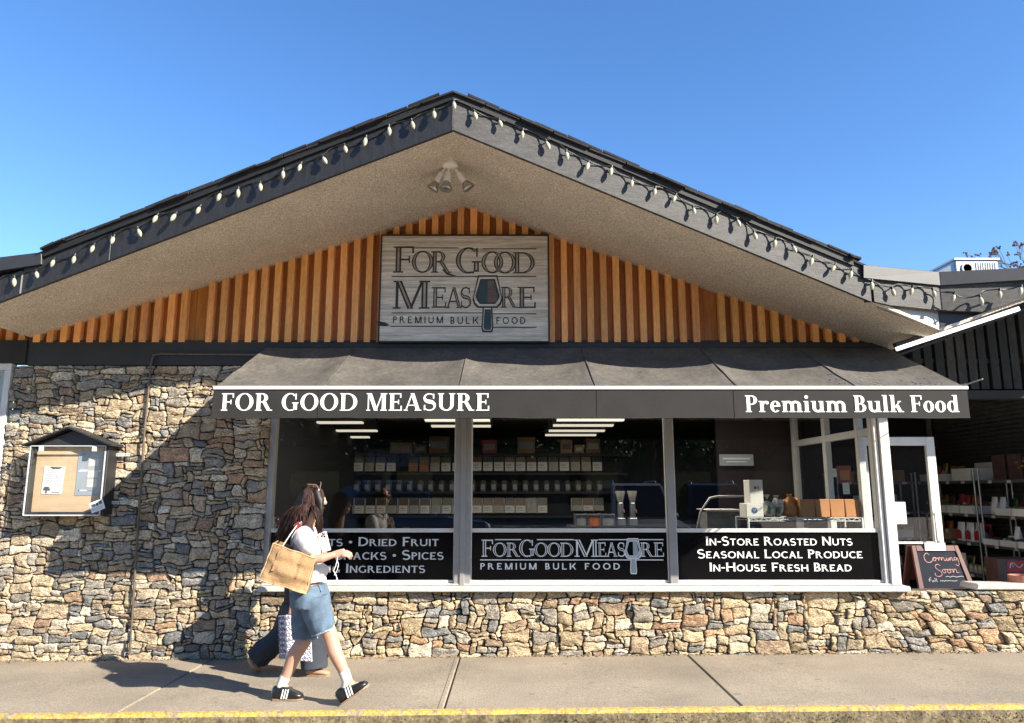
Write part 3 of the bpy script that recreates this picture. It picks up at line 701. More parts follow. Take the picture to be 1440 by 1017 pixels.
m.tube([(x, vy(x, 1), 2.172 + noise.noise(Vector((x * 2.4, 0, 9))) * .007) for x in [AXL + (AXR - AXL) * k / 80 for k in range(81)]], .0045, 6)
m.build('valance', MATS['awning_valance'], aw, smooth=60)
m = MB(); m.box(AXL - .004, AXR + .008, AY - .016, AY + .012, 2.410, 2.440); m.build('front_rail', MATS['white_paint'], aw, bevel=.004)
m = MB()
for x in [AXL + .015] + ribs[1:-1] + [AXR - .015]:
    m.tube([(x, AY + .02, 2.40), (x, D - .04, AZB - .03 - .06)], .012, 8); m.tube([(x, AY + .02, 2.40), (x, D - .04, 2.44)], .010, 8)
m.tube([(AXL + .02, AY + .02, 2.185), (AXR - .02, AY + .02, 2.185)], .009, 8)
m.build('frame', MATS['band'], aw, smooth=60)
m = MB(); rg = random.Random(6)
for k in range(90):                                        # bird droppings and lichen specks near the right end
    x = 3.75 - abs(rg.gauss(0, .55)); f = min(.5, abs(rg.gauss(.12, .12))); r_ = rg.uniform(.003, .010); z = AZF + (AZB - AZF) * f + .0; y = AY + (D - .03 - AY) * f
    i0 = min(132, max(0, int(round((x - AXL) / (AXR - AXL) * 132)))); j0 = int(round(f * 18)); c = Vector(VT[j0 * 133 + i0]) + Vector((rg.uniform(-.02, .02), 0, .006)); m.ball(c, r_, r_ * 1.6, .002, 6, 4)
m.build('specks', MATS['sill'], aw)
m = MB(); m.box(AXL - .01, AXR + .03, D - .062, D - .031, AZB - .02, AZB + .035); m.build('wall_rail', MATS['band'], aw, bevel=.004)
def al(txt, u0, u1, v0, v1, caps, track, space):
    y = AY - .0135; a = at(u0, v1, y); b = at(u1, v0, y); m = MB(); letters(m, txt, BOLD, a.x, b.x, a.z, b.z, y, caps, track, space); m.v = [(p_[0], vy(p_[0], (2.408 - p_[2]) / .236) - .0022 + (p_[1] - y), p_[2]) for p_ in m.v]; return m.build('lettering', MATS['white_letter'], aw)
al('FOR GOOD MEASURE', 310, 688, 553, 577.5, 1.0, .10, .40)
al('Premium Bulk Food', 1049, 1347.5, 556, 579.5, 0, .075, .34)

# ------------------------------------------------------------------ carved sign in the gable
mat('sign_wood', (.46, .385, .30), .7, .25, 3.2, fine=.3, fs=9, bump=.2, bs=20, stretch=(.55, 1, 9), col2=(.80, .71, .59))
mat('sign_dark', (.035, .025, .018), .6, .3, 8)
mat('sign_light', (.50, .42, .33), .5, .25, 9, col2=(.22, .16, .11))
mat('scoop_green', (.035, .055, .045), .45, .3, 6)
mat('scoop_brown', (.15, .085, .06), .5, .3, 9, stretch=(1, 1, 6))
sg = thing('wooden_sign', 'grey weathered wooden sign with carved shop name and scoop in the gable', 'sign', (-.51, D - .05, 3.07))
SY = 7.42; a = at(531, 482, SY); b = at(772, 330, SY); sx0, sx1, sz0, sz1 = a.x, b.x, a.z, b.z
m = MB(); m.box(sx0 + .012, sx1 - .012, SY, D - .02, sz0 + .012, sz1 - .012); m.build('board', MATS['sign_wood'], sg)
m = MB()
for q in ((sx0, sx1, sz0, sz0 + .016), (sx0, sx1, sz1 - .016, sz1)): m.box(q[0], q[1], SY - .012, D - .02, q[2], q[3])
for q in ((sx0, sx0 + .016), (sx1 - .016, sx1)): m.box(q[0], q[1], SY - .012, D - .02, sz0 + .0161, sz1 - .0161)
m.build('frame', MATS['sign_dark'], sg, bevel=.003)
mo, mi = MB(), MB(); q_ = SY
SG = lambda u, v: at(520 + u / 5.538, 325 + v / 5.538, q_)     # survey in the enlarged view
def sl2(txt, u0, u1, v0, v1, caps=.8, track=.03, space=.3):
    a = SG(u0, v1); b = SG(u1, v0); letters(mo, txt, TRAJ, a.x, b.x, a.z, b.z, q_ - .0005, caps, track, space, mbi=mi)
sl2('F', 180, 345, 120, 325); sl2('O', 325, 498, 155, 325, 1); sl2('R', 475, 640, 158, 325, 1)
sl2('G', 668, 868, 128, 330); sl2('O', 868, 1040, 160, 328, 1); sl2('O', 965, 1140, 162, 330, 1); sl2('D', 1115, 1285, 165, 330, 1)
sl2('M', 178, 472, 388, 606); sl2('E', 480, 598, 437, 598, 1); sl2('A', 590, 722, 437, 600, 1); sl2('S', 705, 792, 437, 600, 1); sl2('R', 1020, 1150, 435, 598, 1); sl2('E', 1150, 1292, 435, 600, 1)
a = [SG(*t) for t in ((585, 300), (600, 318), (640, 338), (675, 348), (640, 350), (600, 340), (560, 300))]; mo.add([(p_.x, q_ - .0026, p_.z) for p_ in a], [tuple(range(7))])
for u0, u1, v in ((345, 692, 132), (880, 1298, 139), (170, 1298, 354), (170, 882, 638), (955, 1298, 645), (160, 880, 743), (955, 1298, 750)):
    a = SG(u0, v + 4); b = SG(u1, v - 4); mo.quad((a.x, q_ - .0008, a.z), (b.x, q_ - .0008, a.z), (b.x, q_ - .0008, b.z), (a.x, q_ - .0008, b.z))
def ss(txt, u0, u1, v0, v1):
    a = SG(u0, v1); b = SG(u1, v0); letters(mo, txt, SANS, a.x, b.x, a.z, b.z, q_ - .0005, 1, .42, .75)
ss('PREMIUM', 180, 572, 665, 718); ss('BULK', 628, 848, 668, 724); ss('FOOD', 986, 1212, 670, 724)
for k in range(3): 
    a = [SG(60, 700 + 8 * k), SG(120 - 10 * k, 712 + 6 * k), SG(158, 735), SG(118, 742 - 4 * k), SG(62, 738)]; mo.add([(p_.x, q_ - .0003 - .0002 * k, p_.z) for p_ in a], [tuple(range(5))])
mo.build('lettering', MATS['sign_dark'], sg); mi.build('lettering_inline', MATS['sign_light'], sg)
c0 = SG(917, 600); s_ = (SG(917, 345).z - c0.z) / .94
scoop(None, lambda a, b: (c0.x + a * s_ * .75, c0.z + (b - .06) * s_), q_ - .002, MATS['sign_dark'], (MATS['scoop_green'], MATS['scoop_brown']), MATS['sign_wood'], sg)
m = MB(); pts = [(c0.x + a * s_ * .75, q_ - .0085, c0.z + (b - .06) * s_) for a, b in ((-.11, .02), (.13, .02), (.15, -.48), (.11, -.56), (-.09, -.56), (-.14, -.48))]; m.add(pts, [tuple(range(6))]); m.build('scoop_handle', MATS['scoop_green'], sg)

# ------------------------------------------------------------------ three-headed spot light under the ridge
mat('lamp_white', (.84, .79, .72), .45, .1, 8); mat('lamp_silver', (.60, .56, .50), .22, .15, 12, metal=.9); mat('lamp_dark', (.03, .03, .03), .6)
lx, ly = -.575, 6.42; lz = zs(lx) - .002
lp = thing('spotlight_cluster', 'white three-headed spotlight fixture on the soffit under the ridge', 'spotlight', (lx, ly, lz))
m = MB(); m.lathe((lx, ly, lz + .02), [(.0, -.005), (.075, -.005), (.075, -.03), (.05, -.055), (.0, -.058)], n=20); m.build('base', MATS['lamp_white'], lp, smooth=40)
for dx, dy, dz in ((-.55, .10, -.95), (-.10, -.10, -1.0), (.62, .12, -.9)):
    d = Vector((dx, dy, dz)).normalized(); c = Vector((lx, ly, lz - .035)) + Vector((dx * .09, dy * .09, 0))
    m = MB(); m.tube([c, c + d * .05], .014, 8); m.lathe(c + d * .045, [(.0, 0), (.030, 0), (.033, .07), (.035, .085), (.035, .10), (.0, .10)], d, 16); h = m.build('lamp_head', MATS['lamp_white'], lp, smooth=40)
    m = MB(); m.lathe(c + d * .146, [(.030, 0), (.037, .01), (.054, .05), (.060, .068), (.055, .076), (.0, .084)], d, 16); m.build('bulb', MATS['lamp_silver'], h, smooth=50)

# ------------------------------------------------------------------ string of lights along the fascia
mat('bulb_cream', (.44, .42, .29), .35, .08, 20, spec=.6); mat('cable', (.012, .014, .012), .5, .2, 9)
def onf(u, v, off=.075):
    r = ray(u, v); y = 6.0
    for _ in range(30): y = yf(r.x / r.y * y) - off
    return Vector((r.x / r.y * y, y, CAM_H + r.z / r.y * y))
BP = [(-6, 404), (20, 397), (51, 388), (76, 371), (105, 366), (132, 351), (160, 339), (194, 328), (221, 309), (247, 307), (281, 297), (310, 278), (335, 272), (366, 264), (398, 246), (423, 237), (454, 227), (484.5, 211), (514.5, 199.5), (547, 184.5), (579, 176.5), (610, 162), (638, 149),
      (667, 163.5), (702, 175), (735, 190), (768, 205), (796.5, 219.5), (827.5, 235), (860, 242), (889, 259), (921.5, 271), (950, 281), (975, 298), (1007.5, 309.5), (1036.5, 315), (1060.5, 333), (1090.5, 343), (1115, 352), (1142.5, 368.5), (1174, 379.5), (1197.5, 387), (1226, 402.5), (1254.6, 412), (1283, 410.5), (1312, 414)]
BP2 = [(1342, 420), (1378, 423.5), (1406, 415), (1436, 410)]
def onv(u, v):
    r = ray(u, v); y = 6.4
    for _ in range(30): y = YV - .13 - .173 * (r.x / r.y * y - XVR)
    return Vector((r.x / r.y * y, y, CAM_H + r.z / r.y * y))
rg = random.Random(4); pts = [onf(u, v - 6) for u, v in BP] + [onv(u, v - 6) for u, v in BP2]
sline = thing('string_lights', 'string of unlit cream bulbs on a black cable along the roof edge', 'string lights', pts[22])
cab = []
for k, (a, b) in enumerate(zip(pts, pts[1:])):
    lift = rg.choice([.015, .05, .03, .055, -.025, -.01, .0]); 
    for f in (0, .25, .5, .75):
        p_ = a.lerp(b, f) + Vector((0, .035 * math.sin(math.pi * f), lift * math.sin(math.pi * f ** .8) + .012)); cab.append(p_)
cab.append(pts[-1] + Vector((0, 0, .012)))
m = MB(); m.tube(cab, .0055, 6); m.tube([p_ + Vector((.003 * math.sin(i * 1.9), 0, .006 + .004 * math.cos(i * 1.3))) for i, p_ in enumerate(cab)], .0035, 5); m.build('cable', MATS['cable'], sline, smooth=60)
proto = None
for k, p_ in enumerate(pts):
    tip = Vector((rg.gauss(-.05, .28), rg.uniform(-.3, .05), -1)).normalized()
    m = MB(); m.lathe(p_, [(.0, -.028), (.012, -.026), (.012, 0.0), (.0, .0)], -tip if False else tip * -1, 10)
    m = MB(); bs_ = rg.uniform(.82, .98); m.lathe(p_ + tip * .004, [(r_ * bs_, h_ * bs_) for r_, h_ in ((.0, 0), (.010, 0), (.0170, .018), (.0205, .034), (.018, .056), (.010, .073), (.003, .082), (.0, .083))], tip, 14)
    b_ = m.build('bulb', MATS['bulb_cream'], sline, smooth=70)
    m = MB(); m.lathe(p_ - tip * .022, [(.0, 0), (.0115, 0), (.0115, .026), (.0, .026)], tip, 10); m.build('socket', MATS['cable'], b_, smooth=40)

# ------------------------------------------------------------------ conduit and notice board
mat('pipe', (.13, .10, .075), .55, .3, 12, metal=.3)
m = MB(); m.tube([(-2.45, D - .045, 2.945), (-3.62, D - .045, 2.955), (-3.685, D - .05, 2.94), (-3.70, D - .055, 2.86), (-3.705, D - .06, 2.2), (-3.69, D - .06, 1.2), (-3.672, D - .06, .45), (-3.668, D - .058, .02)], .011, 8)
tag(m.build('conduit_pipe', MATS['pipe'], smooth=60), 'thin brown conduit pipe running down the stone wall', 'pipe')
mat('board_dark', (.022, .022, .024), .5, .3, 8); mat('ply', (.62, .44, .27), .7, .12, 3, stretch=(1, 1, 5), fine=.06, fs=30); mat('clear_edge', (.55, .57, .58), .3, .1, 5)
mat('paper', (.80, .79, .76), .7, .04, 6); mat('ink', (.10, .10, .11), .7); mat('ink_grey', (.42, .42, .42), .7, .1, 20); mat('poster_grey', (.33, .37, .42), .6, .12, 4); mat('bottle_pale', (.62, .62, .60), .5, .2, 12)
nb = thing('notice_board', 'black roofed notice board with clear front on the stone wall', 'notice board', (-4.36, D - .12, 1.33))
NY0, NY1 = 7.30, D - .03; a = at(32, 725, NY0); b = at(152, 627, NY0); nx0, nx1, nz0, nz1 = a.x, b.x, a.z, b.z
m = MB()
m.box(nx0, nx0 + .02, NY0 + .012, NY1, nz0, nz1); m.box(nx1 - .045, nx1, NY0 + .012, NY1, nz0, nz1); m.box(nx0 + .0201, nx1 - .0451, NY0 + .012, NY1, nz0, nz0 + .03)
m.box(nx0 + .0201, nx1 - .0451, NY1 - .02, NY1 - .001, nz0 + .031, nz1 + .02); m.build('case', MATS['board_dark'], nb, bevel=.004)
m = MB(); m.box(nx0 + .022, nx1 - .047, NY0 + .085, NY1 - .0201, nz0 + .032, nz1); m.build('back_panel', MATS['ply'], nb)
m = MB(); xm = (nx0 + nx1) / 2 - .005; za = at(93, 600, NY0 - .05).z
m.prism([(nx0 + .0, nz1 + .001), (nx1 - .0, nz1 + .001), (xm, za - .035)], NY0 + .04, NY1)
for s_, xe in ((-1, nx0 - .055), (1, nx1 + .055)):
    m.slab([(xm, NY0 - .05, za - .014), (xe, NY0 - .05, nz1 - .005), (xe, NY1, nz1 - .005), (xm, NY1, za - .014)], (0, 0, .016))
m.build('roof', MATS['board_dark'], nb)
m = MB(); m.quad((nx0, NY0, nz0 + .002), (nx1 - .02, NY0, nz0 + .002), (nx1 - .02, NY0, nz1), (nx0, NY0, nz1)); pn = m.build('clear_front', ACRYL, nb)
m = MB()
for q in ((nx0 - .003, nx0 + .006, nz0, nz1), (nx1 - .026, nx1 - .017, nz0, nz1)): m.box(q[0], q[1], NY0 - .004, NY0 + .008, q[2], q[3])
for q in ((nz0 - .004, nz0 + .008), (nz1 - .006, nz1 + .003)): m.box(nx0 + .0061, nx1 - .0261, NY0 - .004, NY0 + .008, q[0], q[1])
m.build('front_edge', MATS['clear_edge'], nb)
m = MB()
for x in (nx0 + .11, nx1 - .13): m.box(x - .022, x + .022, NY0 - .008, NY0 + .006, nz1 - .055, nz1 - .002)
m.build('hinge', MATS['alu_pale'], nb, bevel=.002)
m = MB(); rgx = random.Random(2)
for z in (nz1 - .08, nz0 + .12):
    for xa, xb in ((nx0 - .135, nx0 - .001), (nx1 + .001, nx1 + .14)):
        m.box(xa, xb, D - .062, D - .058, z + .009, z + .015); m.box(xa, xb, D - .062, D - .058, z - .015, z - .009)
        x = xa
        while x < xb - .004: m.box(x, x + .006, D - .062, D - .058, z - .0089, z + .0089); x += .016
m.build('bracket_strip', MATS['alu_pale'], nb)
def card(name, label, cat, u0, u1, v0, v1, Y, mt, marks=(), tilt=0, thick=.002, extra=None):
    a = at(u0, v1, Y); b = at(u1, v0, Y); t = thing(name, label, cat, ((a.x + b.x) / 2, Y, a.z))
    cx, cz = (a.x + b.x) / 2, (a.z + b.z) / 2; ca, sa = math.cos(tilt), math.sin(tilt); hw, hh = (b.x - a.x) / 2, (b.z - a.z) / 2
    def rot(f, g): x, z = (f - .5) * 2 * hw, (g - .5) * 2 * hh; return (cx + x * ca - z * sa, cz + x * sa + z * ca)
    m = MB(); m.prism([rot(0, 0), rot(1, 0), rot(1, 1), rot(0, 1)], Y, Y + thick); m.build('sheet', mt, t)
    for mt2, rects in marks:
        m = MB()
        for k, (f0, f1, g0, g1) in enumerate(rects):
            m.add([(p_[0], Y - .0006 - .0001 * (k % 7), p_[1]) for p_ in (rot(f0, g0), rot(f1, g0), rot(f1, g1), rot(f0, g1))], [(0, 1, 2, 3)])
        m.build('print', mt2, t)
    return t, rot
rows = [(.14, .14 + .5 * rgx.uniform(.6, 1), .84 - .075 * k, .865 - .075 * k) for k in range(7)]
card('flyer', 'white printed flyer with dark arch at its top in the notice board', 'flyer', 58, 91, 656, 695, NY0 + .080, MATS['paper'], [(MATS['ink_grey'], rows + [(.62, .66, .3, .7), (.7, .94, .48, .5), (.7, .94, .32, .34), (.62, .9, .6, .62), (.75, .78, .2, .62), (.86, .88, .25, .7)]), (MATS['ink'], [(.30, .84, .93, .985), (.38, .76, .90, .93), (.08, .42, .12, .2), (.12, .36, .2, .26), (.5, .9, .04, .07), (.2, .28, .02, .12)])], tilt=-.03)
po, rot = card('poster', 'blue-grey poster of an upright bottle in the notice board', 'poster', 105, 146, 634, 697, NY0 + .081, MATS['poster_grey'], [(MATS['paper'], [(.06, .95, .535, .56), (.18, .48, .1, .125), (.12, .6, .55, .575)]), (MATS['ink'], [(.12, .17, .095, .13), (.45, .8, .1, .11)])])
m = MB(); pt = [rot(f, g) for f, g in ((.42, .2), (.46, .17), (.82, .17), (.86, .2), (.86, .82), (.78, .92), (.64, .95), (.50, .92), (.42, .82))]; m.add([(x, NY0 + .0795, z) for x, z in pt], [tuple(range(9))]); m.build('bottle_picture', MATS['ink_grey'], po)
m = MB()
for g0, g1 in ((.19, .36), (.40, .56), (.66, .82)): m.add([(x, NY0 + .0785, z) for x, z in (rot(.44, g0), rot(.84, g0), rot(.84, g1), rot(.44, g1))], [(0, 1, 2, 3)])
m.build('bottle_label', MATS['bottle_pale'], po)
card('sticker', 'small tilted printed sticker on the notice board front, lower right', 'sticker', 126, 147, 704, 719, NY0 - .006, MATS['paper'], [(MATS['ink'], [(.1, .4, .55, .8), (.45, .62, .5, .8), (.68, .9, .55, .85)]), (MATS['ink_grey'], [(.1, .9, .3, .36), (.1, .8, .16, .22)])], tilt=.38)

# ------------------------------------------------------------------ next shop on the left: window frame, dark band, cedar
ln = thing('neighbour_shop', 'edge of the next shop at far left with pale framed window and dark band', 'shop', (-5.6, D, 0))
m = MB(); m.box(-5.21, -5.145, D - .03, D + .06, -.05, 2.79); m.box(-7.2, -5.145, D - .03, D + .06, 2.7901, 2.86); wf = m.build('window', MATS['alu_pale'], ln, bevel=.004)
m = MB(); m.quad((-7.2, D + .02, .1), (-5.21, D + .02, .1), (-5.21, D + .02, 2.79), (-7.2, D + .02, 2.79)); m.build('pane', GLASS, wf)
mat('blind', (.50, .47, .40), .8, .2, 2, stretch=(.3, .3, 3))
m = MB(); m.box(-7.2, -5.2, D + .12, D + .14, .0, 2.8); m.build('blind', MATS['blind'], ln)
m = MB(); m.box(-7.2, -5.0021, D - .045, D + .1, 2.861, 3.10); m.build('band_board', MATS['dark_wall'], ln)
m = MB(); x = -5.05
while x > -6.6:
    m.tint = (1.1, 1.05, 1); z1 = 3.135 + SL * (-4.99 - x); m.box(x - .066, x, D - .018, D + .05, 3.08, z1 + .03); x -= .1312
m.box(-7, -5, D + .051, D + .07, 3.06, 3.9); m.build('wood_siding', MATS['cedar'], ln)
m = MB(); m.slab([(XVL, yf(XVL), zs(XVL)), (-7.2, 6.2, zs(XVL) + SL * 2.21), (-7.2, D + .1, zs(XVL) + SL * 2.21), (XVL, D + .1, zs(XVL))], (0, 0, .03)); m.build('soffit', MATS['stucco'], ln)
m = MB(); m.slab([(-4.99, 6.46, zs(XVL) + .3), (-7.2, 6.1, zs(XVL) + .98), (-7.2, 12, zs(XVL) + .98), (-4.99, 12, zs(XVL) + .3)], (0, 0, .03)); m.build('roof', MATS['shingle'], ln)
# ------------------------------------------------------------------ covered passage and the next shop on the right
mat('dark_siding', (.018, .017, .016), .7, .4, 9, fine=.4, fs=50)
mat('slat', (.10, .095, .088), .55, .25, 6, fine=.2)
nr = thing('neighbour_shop', 'dark slatted next shop on the right with low gable and covered passage', 'shop', (6.5, D, 0))
# its gable rises from the valley and comes back towards the street
SN = .352
def zn(x): return 2.996 + SN * (x - XVR)
def yn(x): return YV - .173 * (x - XVR)
m = MB(); xe = 8.2
m.slab([(XVR, YV, zn(XVR)), (xe, yn(xe), zn(xe)), (xe, D + .1, zn(xe)), (XVR, D + .1, zn(XVR))], (0, 0, .03)); m.build('soffit', MATS['stucco'], nr)
m = MB(); m.slab([(4.905, yn(4.905) - .035, zn(4.905) - .018), (xe, yn(xe) - .035, zn(xe) - .018), (xe, yn(xe) - .035, zn(xe) + FH), (4.905, yn(4.905) - .035, zn(4.905) + FH)], (0, .034, 0)); m.build('fascia', MATS['charcoal_right'], nr)
m = MB(); m.slab([(4.5, yn(4.5) - .06, zn(4.5) + FH), (xe, yn(xe) - .06, zn(xe) + FH), (xe, 13, zn(xe) + FH), (4.5, 13, zn(4.5) + FH)], (0, 0, .035)); m.build('roof', MATS['shingle'], nr)
m = MB(); m.slab([(XVR, D - .05, 2.95), (xe, D - .05, 2.95 + SN * (xe - XVR)), (xe, D - .05, 2.99 + SN * (xe - XVR)), (XVR, D - .05, 2.99)], (0, .12, 0))
m.slab([(XVR, D - .15, 2.905), (xe, D - .15, 2.905 + SN * (xe - XVR)), (xe, D - .15, 2.93 + SN * (xe - XVR)), (XVR, D - .15, 2.93)], (0, .08, 0)); m.build('eave_trim', MATS['band'], nr)
# slatted side wall along the passage, back wall, ceiling
m = MB(); m.box(6.56, 6.7, 7.62, 11.7, 0, 3.0); m.build('side_wall', MATS['dark_siding'], nr)
m = MB(); z = .1; k = 0
while z < 2.95:
    m.hexa([(6.545, 7.64, z), (6.559, 7.64, z), (6.559, 11.45, z), (6.545, 11.45, z)], [(6.50, 7.64, z + .05), (6.559, 7.64, z + .054), (6.559, 11.45, z + .054), (6.50, 11.45, z + .05)]); z += .058
m.build('slats', MATS['slat'], nr)
m = MB(); m.box(6.44, 6.5, 11.46, 11.52, 0, 2.95); m.build('corner_trim', MATS['alu'], nr)
m = MB(); m.box(3.9, 6.7, 11.6, 11.75, 0, 3.2); m.build('back_wall', MATS['dark_siding'], nr)
m = MB(); m.box(3.90, 6.7, 7.72, 11.7, 2.9, 2.95); m.build('passage_ceiling', MATS['dark_wall'], nr)
m = MB(); rgx = random.Random(8); x = 4.25
while x < 8.0:
    v = rgx.uniform(.6, 2.2); m.tint = (v, v, v); m.box(x, x + .085, 7.70 + rgx.uniform(-.012, .012), 7.80, 2.62, zn(x) + .02); x += .115
m.tint = (1, 1, 1); m.slab([(3.95, 7.81, 2.6), (8.2, 7.81, 2.6), (8.2, 7.81, zn(8.2) + .02), (3.95, 7.81, zn(3.95) + .02)], (0, .05, 0))
mat('batten_dark', (.028, .026, .023), .8, .5, 8, fine=.5, fs=30, stretch=(3, 3, .6), attr=True)
m.build('batten_wall', MATS['batten_dark'], nr)
m = MB(); m.box(4.05, 8.0, 7.66, 7.8, 2.52, 2.60); m.build('beam', MATS['dark_wall'], nr)
# long white trim under the eave; its glow stands in for sunlight
a = at(1261, 491, 6.95); b = at(1432, 434.5, 6.45)
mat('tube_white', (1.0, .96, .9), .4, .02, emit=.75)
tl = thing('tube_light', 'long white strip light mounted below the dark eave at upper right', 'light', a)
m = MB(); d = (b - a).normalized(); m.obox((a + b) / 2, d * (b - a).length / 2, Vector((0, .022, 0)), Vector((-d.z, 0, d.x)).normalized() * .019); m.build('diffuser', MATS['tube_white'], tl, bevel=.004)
m = MB(); m.obox((a + b) / 2 + Vector((0, .03, .045)), d * (b - a).length / 2, Vector((0, .03, 0)), Vector((-d.z, 0, d.x)).normalized() * .02)
for f in (.03, .97): c = a.lerp(b, f) + Vector((0, .04, 0)); m.box(c.x - .012, c.x + .012, c.y - .01, c.y + .02, c.z, zn(c.x) + .01)
m.build('housing', MATS['band'], tl)
# thin rod under the eave
a = at(1358, 541, 7.4); b = at(1382, 533, 6.9); m = MB(); m.tube([a, b], .006, 6); m.box(a.x - .01, a.x + .01, a.y - .01, 7.7, a.z - .01, a.z + .01)
tag(m.build('awning_arm', MATS['alu_pale'], nr), None)
# white coping slab on the low wall
m = MB(); m.hexa([(4.53, D - .03, .612), (5.26, D - .03, .612), (5.26, D + .26, .60), (4.53, D + .26, .60)], [(4.55, D - .035, .672), (5.25, D - .035, .662), (5.25, D + .26, .655), (4.55, D + .26, .668)])
tag(m.build('coping_slab', MATS['sill'], bevel=.012), 'pale stone slab lying on the low wall beside the chalkboard', 'slab')
# rooftop unit and the twig tree far right
mat('hvac', (.62, .66, .70), .5, .08, 4)
a = at(1345, 384, 10.5); b = at(1403, 366, 10.5)
hv = thing('rooftop_unit', 'pale metal air conditioning unit on the roof at upper right', 'air conditioner', ((a.x + b.x) / 2, 10.9, a.z - .2))
m = MB(); m.box(a.x, b.x, 10.5, 11.6, a.z - .2, b.z); m.build('cabinet', MATS['hvac'], hv, bevel=.012)
m = MB(); m.box(a.x - .02, b.x + .02, 10.48, 11.62, b.z + .001, b.z + .03); m.build('lid', MATS['alu_pale'], hv)
m = MB(); c = at(1361, 377, 10.48)
for r_ in (.03, .055, .08): m.lathe((c.x, 10.495, c.z), [(r_ - .006, 0), (r_ + .006, 0), (r_ + .006, .012), (r_ - .006, .012)], (0, -1, 0), 20)
m.build('fan_grille', MATS['alu'], hv)
m = MB()
for k in range(9): x = b.x - .05 - k * .035; m.box(x, x + .012, 10.49, 10.4999, a.z, b.z - .04)
m.build('louvres', MATS['alu_pale'], hv)
m = MB(); m.slab([(a.x - .42, 10.7, a.z - .1), (a.x - .005, 10.52, a.z - .1), (a.x - .005, 10.52, b.z - .01), (a.x - .05, 10.55, b.z - .03)], (0, .3, 0)); m.build('duct', MATS['hvac'], hv)

# ------------------------------------------------------------------ A-frame chalkboard, notices
mat('red_wood', (.12, .036, .024), .5, .25, 7, stretch=(4, 4, 1)); mat('slate', (.011, .014, .026), .75, .3, 4, fine=.15, spec=.2); mat('chalk_pink', (.55, .30, .27), .8); mat('chalk_white', (.55, .55, .55), .8)
Ya = 8.0; TL = at(1279, 767, Ya); TR = at(1347, 767, Ya); bx0, bx1, bz1 = TL.x + .02, TR.x, TL.z; bz0 = .54; lean = .22
m = MB(); m.box(3.93, 5.6, D + .301, 8.19, .0, .535); m.build('raised_bed', MATS['concrete'], shop)
af = thing('chalkboard_sign', 'red framed A-frame chalkboard with Coming Soon in pink chalk by the open door', 'chalkboard sign', ((bx0 + bx1) / 2, Ya, bz0))
def AP(f, z, o=0):                                            # front leaf of the board
    g = (bz1 - z) / (bz1 - bz0); w2 = (bx1 - bx0) / 2 + .05 * g; return Vector(((bx0 + bx1) / 2 + .03 * g + (f - .5) * 2 * w2, Ya - lean * .55 * g - o, z - .0 * o))
def leaf(mb, f0, f1, z0, z1, o, t): mb.slab([AP(f0, z0, o), AP(f1, z0, o), AP(f1, z1, o), AP(f0, z1, o)], (0, t, 0))
m = MB(); leaf(m, 0, .09, bz0, bz1, 0, .03); leaf(m, .91, 1, bz0, bz1, 0, .03); leaf(m, .0901, .9099, bz1 - .06, bz1, .0005, .03); leaf(m, .0901, .9099, bz0, bz0 + .04, .0005, .03); m.build('frame', MATS['red_wood'], af, bevel=.004)
m = MB()
for x in (bx0 - .02, bx1 - .03): m.slab([(x - .03, Ya + .15, bz0), (x + .02, Ya + .15, bz0), (x + .03, Ya + .035, bz1), (x, Ya + .035, bz1)], (0, .03, 0))
m.slab([(bx0, Ya + .13, bz0 + .1), (bx1, Ya + .13, bz0 + .1), (bx1, Ya + .07, bz1 - .05), (bx0, Ya + .07, bz1 - .05)], (0, .012, 0)); m.build('rear_leg', MATS['red_wood'], af)
m = MB(); leaf(m, .0901, .9099, bz0 + .041, bz1 - .061, -.012, .01); m.build('slate', MATS['slate'], af)
def chalk(name, mt, strokes, w_):
    m = MB()
    for s_ in strokes:
        P = []
        for k in range(len(s_) - 1):                           # smooth hand
            p0, p1, p2, p3 = s_[max(k - 1, 0)], s_[k], s_[k + 1], s_[min(k + 2, len(s_) - 1)]
            for t in (0, .25, .5, .75):
                P.append(tuple(.5 * (2 * p1[i] + (p2[i] - p0[i]) * t + (2 * p0[i] - 5 * p1[i] + 4 * p2[i] - p3[i]) * t * t + (3 * p1[i] - p0[i] - 3 * p2[i] + p3[i]) * t ** 3) for i in (0, 1)))
        P.append(s_[-1]); zt, zb = bz1 - .061, bz0 + .045
        m.tube([AP(.0901 + .82 * f, zb + (zt - zb) * g, -.010) for f, g in P], w_, 5)
    m.build(name, mt, af)
chalk('lettering', MATS['chalk_pink'], [
    [(.30, .90), (.24, .95), (.17, .88), (.16, .78), (.20, .70), (.28, .69), (.34, .74), (.38, .82), (.42, .82), (.44, .77), (.40, .73), (.37, .78), (.42, .83), (.47, .80), (.50, .82), (.50, .74), (.53, .82), (.57, .82), (.57, .74), (.60, .82), (.64, .81), (.64, .74), (.69, .76), (.71, .82), (.71, .74), (.75, .76), (.77, .82), (.78, .74), (.80, .81), (.84, .82), (.84, .74), (.88, .76)],
    [(.96, .81), (.91, .83), (.89, .77), (.94, .76), (.97, .82), (.97, .66), (.92, .60), (.88, .64)], [(.71, .87), (.712, .875)],
    [(.50, .60), (.44, .64), (.37, .58), (.40, .50), (.47, .44), (.48, .35), (.40, .30), (.32, .34), (.34, .40)],
    [(.55, .50), (.51, .46), (.54, .40), (.59, .43), (.57, .50), (.63, .49), (.66, .50), (.63, .44), (.66, .40), (.71, .44), (.68, .50), (.74, .49), (.76, .50), (.76, .41), (.80, .50), (.84, .49), (.84, .41), (.89, .42)], [(.91, .42), (.913, .42)], [(.95, .42), (.953, .42)], [(.99, .42), (.993, .42)]], .0042)
